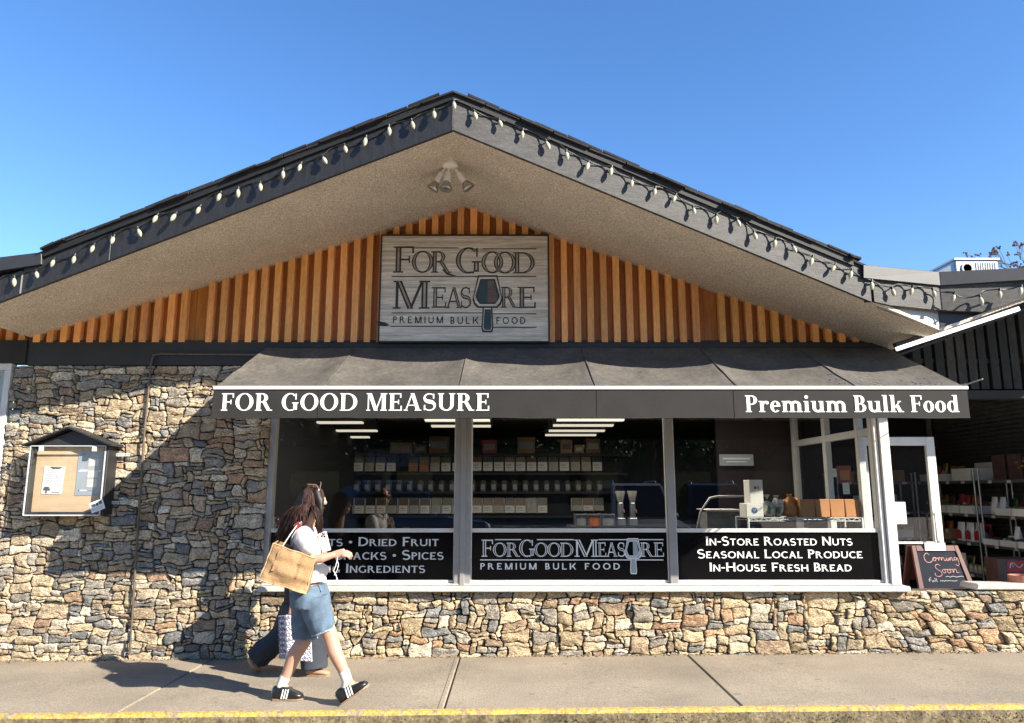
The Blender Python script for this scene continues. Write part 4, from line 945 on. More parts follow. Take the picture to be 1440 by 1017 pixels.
chalk('small_writing', MATS['chalk_white'], [[(.16, .16), (.18, .26), (.21, .27)], [(.14, .21), (.20, .21)], [(.22, .20), (.23, .15), (.26, .20), (.27, .15)], [(.29, .26), (.30, .15)], [(.32, .26), (.33, .15)],
    [(.40, .17), (.42, .20), (.44, .17), (.46, .20), (.49, .17), (.52, .20), (.55, .18), (.6, .19), (.7, .18), (.78, .19)], [(.55, .29), (.6, .31), (.66, .29), (.72, .31), (.8, .29), (.9, .31), (.96, .3)]], .0028)
card('paper_card', 'white card clipped to the top edge of the red framed chalkboard', 'card', 1301, 1329, 763.5, 774.5, Ya - .02, MATS['paper'], [(MATS['ink_grey'], [(.35, .9, .45, .52), (.1, .7, .25, .3)])])
card('notice', 'white printed notice taped to the glass of the open white door', 'notice', 1250, 1273, 706, 737, DY - .03, MATS['paper'], [(MATS['ink_grey'], [(.1, .5, .80, .84), (.35, .75, .68, .74), (.1, .6, .42, .46), (.1, .85, .32, .35), (.3, .9, .22, .25)])])

# ------------------------------------------------------------------ wire shelving and goods in the passage
mat('chrome', (.45, .45, .45), .3, .1, 20, metal=.9); mat('shelf_metal', (.16, .155, .15), .5, .2, 20, metal=.3)
mat('carton_white', (.84, .80, .74), .7, .08, 8); mat('carton_brown', (.42, .27, .14), .8, .15, 9); mat('pack_red', (.50, .04, .06), .45, .2, 9); mat('pack_orange', (.55, .16, .03), .45, .3, 12); mat('pack_white', (.82, .80, .76), .45, .12, 12)
mat('leaf_green', (.10, .17, .04), .6, .4, 12); mat('jar_glass', (.42, .36, .24), .2, .2, 9); mat('lid_gold', (.50, .40, .18), .35, .1, metal=.6); mat('pack_dark', (.12, .06, .05), .5, .3, 9); mat('tag_white', (.7, .7, .66), .6, .05); mat('pot_terra', (.50, .20, .13), .7, .15)
def shelving(name, label, x0, x1, y0, y1, levels, top, tags=True):
    s = thing(name, label, 'shelf', ((x0 + x1) / 2, (y0 + y1) / 2, .06))
    for x in (x0, x1):
        for y in (y0, y1): m = MB(); m.tube([(x, y, .06), (x, y, top)], .014, 10); m.lathe((x, y, top), [(.0, 0), (.017, 0), (.017, .012), (.0, .014)]); m.build('post', MATS['chrome'], s, smooth=50)
    for z in levels:
        m = MB(); m.box(x0, x1, y0 - .005, y0 + .005, z - .035, z); m.box(x0, x1, y1 - .005, y1 + .005, z - .035, z); m.box(x0 - .005, x0 + .005, y0, y1, z - .035, z); m.box(x1 - .005, x1 + .005, y0, y1, z - .035, z)
        n = 10
        for k in range(1, n): x = x0 + (x1 - x0) * k / n; m.tube([(x, y0, z - .004), (x, y1, z - .004)], .004, 5)
        sh = m.build('shelf', MATS['shelf_metal'], s)
        if tags:
            m = MB(); along = abs(y1 - y0) > abs(x1 - x0)
            for f in (.15, .38, .62, .85):
                if along: y = y0 + (y1 - y0) * f; m.box(x0 - .012, x0 - .008, y - .035, y + .035, z - .04, z - .004)
                else: x = x0 + (x1 - x0) * f; m.box(x - .035, x + .035, y0 - .012, y0 - .008, z - .04, z - .004)
            m.build('price_tags', MATS['tag_white'], sh)
    return s
LA = [1.70, 1.27, .90, .50, .16]
shelving('wire_shelf', 'wire shelf with white produce carton on top, nearest the passage corner', 6.03, 6.45, 9.78, 11.30, LA, 1.82)
shelving('wire_shelf', 'wire shelf at the right picture edge with paper folders on top', 6.03, 6.45, 8.10, 9.68, LA, 1.82)
shelving('wire_shelf', 'wire shelf seen through the glass of the open door', 4.75, 5.90, 10.95, 11.40, LA, 1.82)
rgx = random.Random(21)
def goods(x, y, z, kind, label, group=None, rz=0, s=1.0):
    names = dict(tray='carton_tray', box='carton_box', pouch='pouch_bag', jar='jar', folder='folder', bag='snack_bag')
    cats = dict(tray='tray', box='box', pouch='pouch', jar='jar', folder='folder', bag='bag')
    t = thing(names[kind], label, cats[kind], (x, y, z + .001), group)
    T = lambda a, b, c: (x + (a * math.cos(rz) - b * math.sin(rz)) * s, y + (a * math.sin(rz) + b * math.cos(rz)) * s, z + .001 + c * s)
    def bx(m, x0, x1, y0, y1, z0, z1): m.hexa([T(x0, y0, z0), T(x1, y0, z0), T(x1, y1, z0), T(x0, y1, z0)], [T(x0, y0, z1), T(x1, y0, z1), T(x1, y1, z1), T(x0, y1, z1)])
    return t, T, bx
def tray(x, y, z, label, group=None, content='carton_brown', w_=.34, l_=.24, h=.10):
    t, T, bx = goods(x, y, z, 'tray', label, group); m = MB()
    bx(m, -w_/2, w_/2, -l_/2, l_/2, 0, .01); bx(m, -w_/2, -w_/2+.012, -l_/2, l_/2, .0101, h); bx(m, w_/2-.012, w_/2, -l_/2, l_/2, .0101, h*1.5); bx(m, -w_/2+.0121, w_/2-.0121, -l_/2, -l_/2+.012, .0101, h); bx(m, -w_/2+.0121, w_/2-.0121, l_/2-.012, l_/2, .0101, h)
    m.build('carton', MATS['carton_white'], t); m = MB()
    for k in range(6): m.ball(T(rgx.uniform(-w_/2+.06, w_/2-.06), rgx.uniform(-l_/2+.05, l_/2-.05), h * .72), .042, .042, .05, 8, 6)
    m.build('contents', MATS[content], t, smooth=180); return t
def pouch(x, y, z, label, group=None, mt='pack_white', w_=.16, h=.22, rz=-1.57, patch=None):
    t, T, bx = goods(x, y, z, 'pouch', label, group, rz); m = MB(); rs = []
    for f, d, ww in ((0, .035, .96), (.1, .05, 1), (.45, .045, .98), (.8, .02, .97), (.93, .006, .98), (1, .004, .99)):
        rs.append([T(ww * w_/2 * (math.copysign(abs(math.cos(a)) ** .5, math.cos(a))), d * math.sin(a), h * f) for a in [2 * math.pi * k / 14 for k in range(14)]])
    m.rings(rs); m.build('body', MATS[mt], t, smooth=60)
    if patch:
        m = MB(); m.add([T(-w_*.36, -.053, h*.12), T(w_*.36, -.053, h*.12), T(w_*.36, -.05, h*.5), T(0, -.047, h*.62), T(-w_*.36, -.05, h*.5)], [(0, 1, 2, 3, 4)]); m.build('label_patch', MATS[patch], t)
    return t
def crate(x, y, z, label, group=None, mt='carton_brown', w_=.2, d=.2, h=.18, tp=True, rz=0):
    t, T, bx = goods(x, y, z, 'box', label, group, rz); m = MB(); bx(m, -w_/2, w_/2, -d/2, d/2, 0, h); m.build('body', MATS[mt], t, bevel=.004); m = MB(); bx(m, -w_/2 - .001, w_/2 + .001, -.025, .025, h * .7, h + .0015); m.build('tape', MATS['tag_white' if tp else mt], t); return t
def jar(x, y, z, label, group=None, r_=.04, h=.11):
    t, T, bx = goods(x, y, z, 'jar', label, group); m = MB(); m.lathe(T(0, 0, 0), [(0, 0), (r_, .004), (r_, h * .75), (r_ * .8, h * .85), (r_ * .8, h * .88), (0, h * .88)]); m.build('glass_body', MATS['jar_glass'], t, smooth=40); m = MB(); m.lathe(T(0, 0, h * .88), [(0, 0), (r_ * .86, .0), (r_ * .86, h * .14), (0, h * .145)]); m.build('lid', MATS['lid_gold'], t, smooth=40); return t
# shelf by the corner
tray(6.2, 10.95, LA[0], 'white produce carton of oranges on the corner shelf top', content='pack_orange')
tray(6.2, 10.55, LA[0], 'white produce carton of greens beside the oranges on the corner shelf', content='leaf_green')
t = tray(6.2, 10.05, LA[0], 'tall white carton holding leaflets at the near end of the corner shelf top', content='paper', l_=.42, h=.16)
for k in range(3): tray(6.16, 9.95 + k * .30, LA[1], 'open white carton in a row of three on the second corner shelf', 'white cartons on the second corner shelf', l_=.27, h=.10)
crate(6.2, 10.86, LA[1], 'small brown box on the second corner shelf beside the white cartons', h=.16); crate(6.22, 11.1, LA[1], 'brown box at the far end of the second corner shelf', h=.15, mt='pack_dark')
for k in range(3): pouch(6.12, 9.90 + k * .2, LA[2], 'white pouch with red diamond patch in a row on the third corner shelf', 'white and red pouches on the third corner shelf', 'pack_white', patch='pack_red', h=.25)
for k in range(2): pouch(6.15, 10.85 + k * .22, LA[2], 'orange snack pouch at the far end of the third corner shelf', 'orange pouches on the third corner shelf', 'pack_orange', h=.26)
crate(6.15, 10.58, LA[2], 'small kraft box between the orange pouches and the white pouches', h=.14, w_=.15, d=.15)
crate(6.15, 10.75, LA[3], 'kraft carton on the fourth corner shelf under the orange pouches', h=.2, d=.34, w_=.3)
for k in range(2): pouch(6.10, 10.32 + k * .17, LA[3] , 'plain white pouch on the fourth corner shelf beside the jars', 'plain white pouches beside the jars', h=.24)
for k in range(4): jar(6.12, 9.86 + k * .1, LA[3], 'gold lidded jar in a row on the fourth corner shelf', 'gold lidded jars on the fourth corner shelf')
# shelf at the right edge
def folder(x, y, z, label, group):
    t, T, bx = goods(x, y, z, 'folder', label, group, -1.45); m = MB(); bx(m, -.1, .1, -.02, .02, 0, .30); m.build('cover', MATS['pack_dark'], t, bevel=.004); m = MB(); bx(m, -.094, .094, -.016, .016, .301, .304); m.build('pages', MATS['carton_brown'], t)
for k in range(2): folder(6.15, 9.42 - k * .3, LA[0], 'brown paper folder standing on the right edge shelf top', 'brown folders on the right edge shelf')
fp = thing('flower_pot', 'pot of orange flowers at the end of the right edge shelf top', 'flower pot', (6.15, 8.85, LA[0])); m = MB(); m.lathe((6.15, 8.85, LA[0]), [(0, 0), (.05, 0), (.065, .11), (.058, .11), (.05, .09), (0, .09)]); m.build('pot', MATS['pack_dark'], fp, smooth=40); m = MB()
for k in range(40): m.ball((6.15 + rgx.gauss(0, .06), 8.85 + rgx.gauss(0, .08), LA[0] + .20 + rgx.gauss(0, .035)), .02, .02, .014, 6, 4)
m.build('blossoms', MATS['pack_orange'], fp); m = MB()
for k in range(14): m.tube([(6.15, 8.85, LA[0] + .09), (6.15 + rgx.gauss(0, .05), 8.85 + rgx.gauss(0, .06), LA[0] + .19)], .003, 4)
m.build('stems', MATS['leaf_green'], fp)
for k in range(2): pouch(6.13, 9.55 - k * .16, LA[1], 'slim white bag at the far end of the second right edge shelf', 'slim white bags on the second right edge shelf', w_=.11, h=.22)
for k in range(3): tray(6.14, 9.18 - k * .3, LA[1], 'white tray in a row on the second right edge shelf', 'white trays on the second right edge shelf', l_=.27, h=.085)
pouch(6.11, 9.15, LA[2], 'tall slim white bag on the third right edge shelf', w_=.09, h=.24); pouch(6.11, 8.9, LA[2], 'wider white bag nearest the street on the third right edge shelf', w_=.13, h=.22)
for k in range(3): tray(6.14, 9.48 - k * .33, LA[2], 'low white tray on the third right edge shelf', 'low white trays on the third right edge shelf', l_=.29, h=.07, content='pack_dark')
a = at(1406, 815, 8.6); b = at(1445, 786, 8.6)
rb = thing('gift_box', 'dark red gift box with white squiggle near the right picture edge', 'gift box', ((a.x + b.x) / 2, 8.7, .10)); m = MB(); m.box(a.x, b.x + .1, 8.6, 8.85, .10, b.z); m.build('body', MATS['pack_dark'], rb, bevel=.006)
m = MB(); m.box(a.x + .1, b.x + .08, 8.596, 8.5995, b.z - .14, b.z - .02); m.build('red_band', MATS['pack_red'], rb)
m = MB(); c = at(1424, 795, 8.59); m.tube([(c.x + .05 * k - .03, 8.592, c.z + .025 * math.sin(k * 2.3)) for k in [j / 3 for j in range(10)]], .006, 6); m.tube([(c.x - .03, 8.592, c.z - .03), (c.x - .01, 8.592, c.z + .03), (c.x + .01, 8.592, c.z - .02)], .006, 6); m.build('squiggle', MATS['tag_white'], rb)
a = at(1423, 833, 7.75); b = at(1446, 808, 7.75)
pp = thing('plant_pot', 'terracotta coloured pot on the low wall at the right picture edge', 'pot', ((a.x + b.x) / 2 + .02, 7.75, .60)); r_ = (b.x - a.x) / 2 + .02; m = MB(); m.lathe(((a.x + b.x) / 2 + .02, 7.75, .585), [(0, 0), (r_ * .8, 0), (r_ * .95, b.z - .66), (r_ * 1.05, b.z - .66), (r_ * 1.05, b.z - .59), (r_ * .9, b.z - .59), (r_ * .85, b.z - .66), (0, b.z - .66)], n=24); m.build('pot_body', MATS['pot_terra'], pp, smooth=35); m = MB(); m.lathe(((a.x + b.x) / 2 + .02, 7.75, .62), [(r_ * .9, 0), (r_ * .93, .0), (r_ * .94, .05), (r_ * .9, .05)], n=24); m.build('glazed_band', MATS['ink'], pp)
# smaller goods filling the gaps, row by row
cols = ['pack_red', 'pack_orange', 'carton_brown', 'pack_white', 'leaf_green', 'pack_dark', 'lid_gold']
for (ya, yb, lv, n, lb, gp) in ((10.2, 11.2, 0, 6, 'small coloured packet behind the produce on the corner shelf top', 'packets on the corner shelf top'), (9.9, 11.2, 1, 9, 'small coloured packet behind the white cartons on the second corner shelf', 'packets on the second corner shelf'),
        (9.9, 11.2, 2, 8, 'small coloured packet at the back of the third corner shelf', 'packets on the third corner shelf'), (9.9, 11.2, 3, 7, 'small coloured packet at the back of the fourth corner shelf', 'packets on the fourth corner shelf'), (9.9, 11.2, 4, 7, 'small coloured packet on the lowest corner shelf', 'packets on the lowest corner shelf'),
        (8.3, 9.5, 1, 9, 'small coloured packet at the back of the second right edge shelf', 'packets on the second right edge shelf'), (8.3, 9.5, 2, 9, 'small coloured packet at the back of the third right edge shelf', 'packets on the third right edge shelf'), (8.4, 9.5, 3, 9, 'small coloured packet on the fourth right edge shelf', 'packets on the fourth right edge shelf')):
    for k in range(n):
        mt = rgx.choice(cols); pouch(6.30 + rgx.uniform(-.03, .03), ya + (yb - ya) * (k + rgx.uniform(.2, .8)) / n, LA[lv], lb, gp, mt, w_=rgx.uniform(.09, .15), h=rgx.uniform(.15, .27), rz=-1.57 + rgx.uniform(-.3, .3), patch=rgx.choice([None, 'paper', 'pack_red', 'lid_gold']))
for (lv, n, lb, gp) in ((1, 4, 'small coloured packet behind the upper door glass', 'packets behind the upper door glass'), (2, 4, 'small coloured packet behind the lower door glass', 'packets behind the lower door glass'), (3, 3, 'small coloured packet low behind the door glass', 'packets low behind the door glass')):
    for k in range(n): pouch(4.9 + k * .27, 11.28, LA[lv], lb, gp, rgx.choice(cols), w_=.12, h=rgx.uniform(.16, .25), rz=rgx.uniform(-.2, .2), patch=rgx.choice([None, 'paper', 'lid_gold']))
# shelf behind the door
for k in range(4): crate(4.95 + k * .25, 11.15, LA[0], 'brown box on top of the shelf behind the door glass', 'brown boxes on the shelf behind the door glass', h=.14 + .03 * (k % 2), mt='carton_brown')
pouch(5.2, 11.05, LA[1], 'white price sheet pouch on the shelf behind the door glass', w_=.15, h=.2, rz=0); tray(5.55, 11.1, LA[1], 'white tray on the shelf behind the door glass')
pouch(5.35, 11.05, LA[2], 'red snack pouch behind the lower door glass', mt='pack_red', w_=.2, h=.2, rz=0); tray(4.95, 11.1, LA[2], 'white tray of greens behind the lower door glass', content='leaf_green'); tray(5.65, 11.1, LA[2], 'empty white tray right of the red pouch behind the door glass', content='carton_white')
for k in range(3): crate(4.95 + k * .3, 11.15, LA[3], 'small carton low on the shelf behind the door glass', 'small cartons low behind the door glass', mt='carton_white', h=.14)
# ------------------------------------------------------------------ inside the shop
mat('tube_glow', (1.0, .88, .70), .5, .02, emit=.34); mat('fixture', (.05, .05, .05), .5, .1)
mat('bin_label', (.86, .84, .79), .6, .10, 6); mat('bin_body', (.16, .15, .14), .25, .35, 7); mat('bin_edge', (.62, .57, .47), .35, .15, 9); mat('shelf_black', (.012, .012, .012), .6)
def tube(u0, u1, v, Y, lab):
    a = at(u0, v, Y); b = at(u1, v, Y)
    t = thing('ceiling_light', lab, 'ceiling light', ((a.x + b.x) / 2, Y, a.z), 'ceiling lights inside the shop')
    m = MB(); m.box(a.x, b.x, Y - .07, Y + .07, a.z - .012, a.z + .012); m.build('diffuser', MATS['tube_glow'], t)
    m = MB(); m.box(a.x - .02, b.x + .02, Y - .09, Y + .09, a.z + .013, max(a.z + .05, 2.62)); m.build('housing', MATS['fixture'], t)
lab = ['lit ceiling strip light in the short row at the left window top', 'lit ceiling strip light in the row behind the wide window post', 'lit ceiling strip light in the row of four at the middle window top', 'lit ceiling strip light at the top of the right window']
for u0, u1, v, Y in ((417, 510, 594.5, 9.9), (449, 530, 606, 11.0), (473, 519, 615, 12.0)): tube(u0, u1, v, Y, lab[0])
for u0, u1, v, Y in ((598, 689, 591.5, 9.7), (607, 690, 599.5, 10.4)): tube(u0, u1, v, Y, lab[1])
for u0, u1, v, Y in ((783, 877, 591, 9.6), (778, 862, 598.5, 10.4), (772, 850, 606, 11.2), (767, 838, 612, 12.0)): tube(u0, u1, v, Y, lab[2])
for k, x in enumerate((-.9, .6, 2.0)):                     # unseen fill lamps added above the window head to brighten the bins
    al_ = bpy.data.lights.new('ceiling_lamp', 'AREA'); al_.shape = 'RECTANGLE'; al_.size = 1.3; al_.size_y = .35; al_.energy = 14; al_.color = (1, .91, .78)
    ao = bpy.data.objects.new('ceiling_lamp', al_); COL.objects.link(ao); ao.location = (x, 8.75, 2.60)
# rows of bulk food bins along the back wall
BY = 12.3; bw = at(435, 660, BY).x - at(419.6, 660, BY).x
def make_bin(u, v0, v1, vb, kind):
    """white label from v0 to v1, clear bin above it"""
    a = at(u, v1, BY); b = at(u + 15.2, v0, BY); tp = at(u, vb, BY).z
    t = thing('bulk_bin', '-', 'food bin', ((a.x + b.x) / 2, BY + .1, a.z))
    m = MB(); m.hexa([(a.x + .008, BY, a.z), (b.x - .008, BY, a.z), (b.x - .008, BY + .3, a.z), (a.x + .008, BY + .3, a.z)], [(a.x + .008, BY + .05, tp), (b.x - .008, BY + .05, tp), (b.x - .008, BY + .3, tp), (a.x + .008, BY + .3, tp)]); m.build('body', MATS['bin_body'], t, bevel=.004)
    m = MB(); m.box(a.x + .012, b.x - .012, BY - .012, BY - .006, a.z + .01, b.z); m.build('label', MATS['bin_label'], t)
    m = MB(); m.box(a.x + .03, b.x - .06, BY - .0135, BY - .0125, a.z + (b.z - a.z) * .62, a.z + (b.z - a.z) * .72); m.box(a.x + .03, b.x - .04, BY - .0135, BY - .0125, a.z + (b.z - a.z) * .36, a.z + (b.z - a.z) * .42); m.build('label_print', MATS['ink_grey'], t)
    if kind == 'low':
        m = MB(); m.box(a.x - .012, a.x + .005, BY - .01, BY + .02, a.z, tp - .01); m.build('edge_strip', MATS['bin_edge'], t)
    else:
        m = MB(); m.box(a.x + .02, b.x - .02, BY + .02, BY + .06, tp + .001, tp + .03); m.build('lid', MATS['shelf_black'], t)
    return t
mat('kraft_dim', (.30, .17, .08), .75, .15, 5)
protos = {}
mat('label_cream', (.62, .58, .48), .6, .1, 6); mat('label_orange', (.55, .20, .06), .6, .1, 6)
CONT = [mat('bin_nuts', (.20, .11, .05), .35, .4, 40), mat('bin_seeds', (.34, .28, .19), .35, .3, 60), mat('bin_dark', (.05, .035, .03), .3, .3, 40), mat('bin_green', (.12, .14, .06), .35, .3, 50), MATS['bin_body']]
vrg = random.Random(77)
def vary(t, u0, k):
    for o in kids(t):
        nm = o.name.split('.')[0]; mt = None
        if nm == 'body': mt = vrg.choice(CONT)
        elif nm == 'label': mt = MATS['label_orange'] if (u0 < 440 and k in (10, 11)) else vrg.choice([MATS['bin_label'], MATS['bin_label'], MATS['label_cream']])
        if mt: o.material_slots[0].link = 'OBJECT'; o.material_slots[0].material = mt
def bin_row(u0, n, v0, v1, vb, kind, label, group, skip=()):
    base = make_bin(u0, v0, v1, vb, kind); base['label'] = label; base['group'] = group; vary(base, u0, 0)
    step = at(u0 + 15.4, v1, BY).x - at(u0, v1, BY).x; x0 = base.location.x
    for k in range(1, n):
        if k in skip: continue
        c = copy_tree(base); c.location.x = x0 + step * k; c['label'] = label; vary(c, u0, k)
bin_row(419.5, 15, 651, 663.5, 640, 'high', 'white labelled bulk bin on the upper shelf behind the left window', 'bins on the upper shelf behind the left window', skip=(9,))
bin_row(663, 12, 650, 663, 640, 'high', 'white labelled bulk bin on the upper shelf behind the middle window', 'bins on the upper shelf behind the middle window')
bin_row(467, 12, 711, 723, 700, 'low', 'bulk bin with pale edge strip on the lower shelf behind the left window', 'bins on the lower shelf behind the left window')
bin_row(663, 7, 711, 722, 700, 'low', 'bulk bin on the lower shelf behind the middle window, left of the gap', 'lower bins left of the gap behind the middle window')
bin_row(804, 3, 711, 719, 700, 'low', 'bulk bin on the lower shelf behind the middle window, right of the gap', 'lower bins right of the gap behind the middle window')
sh = thing('bin_shelf', 'long black shelving holding the rows of bulk bins at the back', 'shelving', (0, BY + .2, .06))
for v in (638.5, 664.5, 691, 724.5): z = at(700, v, BY).z; m = MB(); m.box(-2.55, 1.9, BY - .02, BY + .5, z - .04, z - .004); m.build('shelf_board', MATS['shelf_black'], sh)
m = MB(); m.box(-2.55, 1.9, BY + .52, BY + .55, .06, 2.3); m.build('back_board', MATS['shelf_black'], sh)
# cartons stacked above the upper bins
z0 = at(700, 637.5, BY).z; srg = random.Random(15); u = 470
while u < 840:
    wv = srg.uniform(16, 34)
    if not 632 < u < 660 and srg.random() < .82:
        a, b = at(u, 640, BY + .1), at(u + wv - 3, 640, BY + .1); h_ = srg.uniform(.12, .30)
        t = thing('storage_box', 'dim carton stacked above the upper row of bulk bins', 'box', ((a.x + b.x) / 2, BY + .25, z0), 'cartons above the upper bins')
        m = MB(); m.box(a.x, b.x, BY + .1, BY + .4, z0 + .001, z0 + h_); m.build('carton', MATS[srg.choice(['carton_brown', 'pack_dark', 'pack_red', 'label_cream', 'kraft_dim', 'carton_brown'])], t, bevel=.006)
        m = MB(); m.box(a.x + .03, b.x - .03, BY + .096, BY + .099, z0 + h_ * .3, z0 + h_ * .7); m.build('label', MATS[srg.choice(['label_cream', 'ink_grey', 'pack_dark'])], t)
    u += wv
# dim row of jars between the bins
def djar(x, z):
    t = thing('jar', 'dim jar with small pale label on the middle shelf between the bin rows', 'jar', (x, BY + .1, z), 'jars on the middle shelf between the bins')
    m = MB(); m.lathe((x, BY + .1, z), [(0, 0), (.055, 0), (.055, .15), (.04, .18), (0, .18)], n=10); m.build('body', MATS['bin_body'], t, smooth=40)
    m = MB(); m.box(x - .035, x + .035, BY + .036, BY + .042, z + .03, z + .11); m.build('label', MATS['ink_grey'], t); return t
z0 = at(700, 691, BY).z; dj = djar(at(455, 690, BY).x, z0)
for u in list(range(470, 640, 15)) + list(range(664, 850, 15)):
    c = copy_tree(dj); c.location.x = at(u, 690, BY).x
# goods and grinders on the low counter behind the middle window
mat('counter', (.05, .042, .036), .5, .2); mat('orange_fruit', (.55, .13, .015), .5, .4, 30); mat('steel', (.42, .42, .42), .3, .15, 9, metal=.8); mat('clear_bin', (.28, .27, .25), .25, .3, 9)
ct = thing('counter', 'dark shop counter behind the middle and right windows', 'counter', (1.0, 9.3, .06)); zc = at(820, 741, 9.0).z; m = MB(); m.box(.75, 2.4, 9.0, 9.7, .06, zc - .035); m.build('base', MATS['counter'], ct); m = MB(); m.box(.7, 2.45, 8.96, 9.74, zc - .034, zc); m.build('top', MATS['shelf_black'], ct)
def cbox(u0, u1, v0, mt, label, inner='clear_bin'):
    a = at(u0, 741, 9.1); b = at(u1, v0, 9.1); t = thing('clear_bin', label, 'bin', ((a.x + b.x) / 2, 9.2, zc)); m = MB(); m.box(a.x, b.x, 9.1, 9.35, zc + .001, b.z); m.build('contents', MATS[mt], t, bevel=.008)
    m = MB()
    for x in (a.x - .006, b.x): m.box(x, x + .006, 9.09, 9.36, zc + .001, b.z + .02)
    m.box(a.x + .001, b.x - .001, 9.09, 9.36, b.z + .001, b.z + .012); m.build('walls', MATS['steel'], t)
cbox(810, 825, 725, 'clear_bin', 'grey filled clear bin left of the orange one on the counter'); cbox(828, 844, 725, 'orange_fruit', 'clear bin filled with bright orange fruit on the counter'); cbox(847, 864, 725, 'clear_bin', 'clear bin right of the orange one on the counter')
for k, (u, lb) in enumerate(((874, 'steel grinder with tall hopper, left of the pair on the counter'), (891, 'steel grinder with tall hopper, right of the pair on the counter'))):
    c = at(u, 741, 9.15); t = thing('grinder', lb, 'grinder', (c.x, 9.2, zc)); m = MB(); m.box(c.x - .05, c.x + .05, 9.12, 9.3, zc + .001, zc + .10); m.box(c.x - .03, c.x + .03, 9.15, 9.26, zc + .101, zc + .28); m.build('body', MATS['steel'], t, bevel=.01)
    m = MB(); m.lathe((c.x, 9.2, zc + .281), [(0, 0), (.03, 0), (.06, .12), (.06, .14), (.0, .14)], n=14); m.build('hopper', MATS['clear_bin'], t, smooth=40); m = MB(); m.tube([(c.x + .03, 9.14, zc + .2), (c.x + .03, 9.08, zc + .16)], .008, 6); m.build('lever', MATS['red_wood'], t)
# bread display on the wire rack behind the right window
mat('kraft', (.50, .225, .085), .75, .10, 4, bump=.15, bs=20); mat('box_cream', (.80, .76, .68), .6, .05); mat('cello', (.55, .52, .46), .3, .3, 20); mat('blue_print', (.10, .14, .35), .6); mat('orange_wrap', (.60, .22, .04), .4, .4, 14); mat('poster_red', (.30, .05, .045), .6, .2)
RY = 8.02; rz = at(1130, 728, RY).z; x0 = at(1052, 728, RY).x; x1 = at(1212, 728, RY).x
wr = thing('wire_rack', 'white wire rack holding brown bags behind the right window', 'rack', ((x0 + x1) / 2, RY + .2, .06))
for x in (x0, x1):
    for y in (RY, RY + .42): m = MB(); m.tube([(x, y, .06), (x, y, rz)], .012, 8); m.build('post', MATS['white_paint'], wr, smooth=50)
m = MB()
for y in (RY, RY + .42): m.tube([(x0, y, rz - .004), (x1, y, rz - .004)], .005, 6); m.tube([(x0, y, rz - .036), (x1, y, rz - .036)], .005, 6)
n = 22; m.tube([(x0 + (x1 - x0) * k / n, RY, rz - (.004 if k % 2 else .036)) for k in range(n + 1)], .004, 5)
for k in range(24): x = x0 + (x1 - x0) * k / 23; m.tube([(x, RY, rz - .002), (x, RY + .42, rz - .002)], .003, 5)
m.build('deck', MATS['white_paint'], wr)
def bag(u0, u1, v0, label):
    a = at(u0, 727, RY + .04); b = at(u1, v0, RY + .04); t = thing('paper_bag', label, 'paper bag', ((a.x + b.x) / 2, RY + .12, rz), 'brown bags on the wire rack'); w_ = b.x - a.x
    m = MB(); m.hexa([(a.x + .008, RY + .04, rz + .001), (b.x - .008, RY + .04, rz + .001), (b.x - .008, RY + .18, rz + .001), (a.x + .008, RY + .18, rz + .001)], [(a.x + .003, RY + .045, b.z), (b.x - .003, RY + .045, b.z), (b.x - .003, RY + .172, b.z), (a.x + .003, RY + .172, b.z)]); m.build('body', MATS['kraft'], t, bevel=.005)
    m = MB(); m.hexa([(a.x + .006, RY + .042, b.z - .006), (b.x - .006, RY + .042, b.z - .006), (b.x - .006, RY + .06, b.z - .006), (a.x + .006, RY + .06, b.z - .006)], [(a.x + .006, RY + .05, b.z + .006), (b.x - .006, RY + .05, b.z + .006), (b.x - .006, RY + .055, b.z + .006), (a.x + .006, RY + .055, b.z + .006)]); m.build('folded_top', MATS['kraft'], t)
bl = ['brown paper bag on the wire rack, against the orange wrapped loaf', 'brown paper bag on the wire rack, second from the orange loaf', 'brown paper bag on the wire rack, third from the orange loaf', 'brown paper bag on the wire rack, nearest the white corner post']
for k, (u0, u1) in enumerate(((1126, 1146), (1147, 1167), (1168, 1187.5), (1189, 1209))): bag(u0, u1, 703, bl[k])
a = at(1055, 708, 8.1); b = at(1072, 675, 8.1); z1 = at(1060, 728, 8.1).z
t = thing('cream_box', 'cream cardboard box with small red print, upper of the two at the rack end', 'box', ((a.x + b.x) / 2, 8.2, a.z)); m = MB(); m.box(a.x, b.x, 8.1, 8.3, a.z, b.z); m.build('carton', MATS['box_cream'], t, bevel=.004); m = MB(); c = at(1062, 686, 8.1)
m.lathe((c.x, 8.099, c.z), [(.010, 0), (.016, 0), (.016, .001), (.010, .001)], (0, -1, 0), 14); m.box(c.x + .025, c.x + .03, 8.0975, 8.0995, c.z - .016, c.z + .016); m.box(c.x + .036, c.x + .041, 8.0975, 8.0995, c.z - .016, c.z + .016); m.build('print', MATS['pack_red'], t)
a2 = at(1050, 727, 8.08); b2 = at(1073, 709, 8.08)
t = thing('cream_box', 'cream cardboard box with round blue emblem, lower of the two at the rack end', 'box', ((a2.x + b2.x) / 2, 8.2, rz)); m = MB(); m.box(a2.x, b2.x, 8.08, 8.32, rz + .001, a.z - .001); m.build('carton', MATS['box_cream'], t, bevel=.006); m = MB(); c = at(1061, 718, 8.08); m.lathe((c.x, 8.079, c.z), [(0, 0), (.033, 0), (.033, .0012), (0, .0012)], (0, -1, 0), 20); m.build('emblem', MATS['blue_print'], t)
m = MB(); m.tube([(c.x - .014, 8.076, c.z + .012), (c.x - .004, 8.076, c.z - .012), (c.x + .004, 8.076, c.z + .006), (c.x + .014, 8.076, c.z + .014)], .003, 5); m.build('emblem_mark', MATS['box_cream'], t)
rgx = random.Random(31)
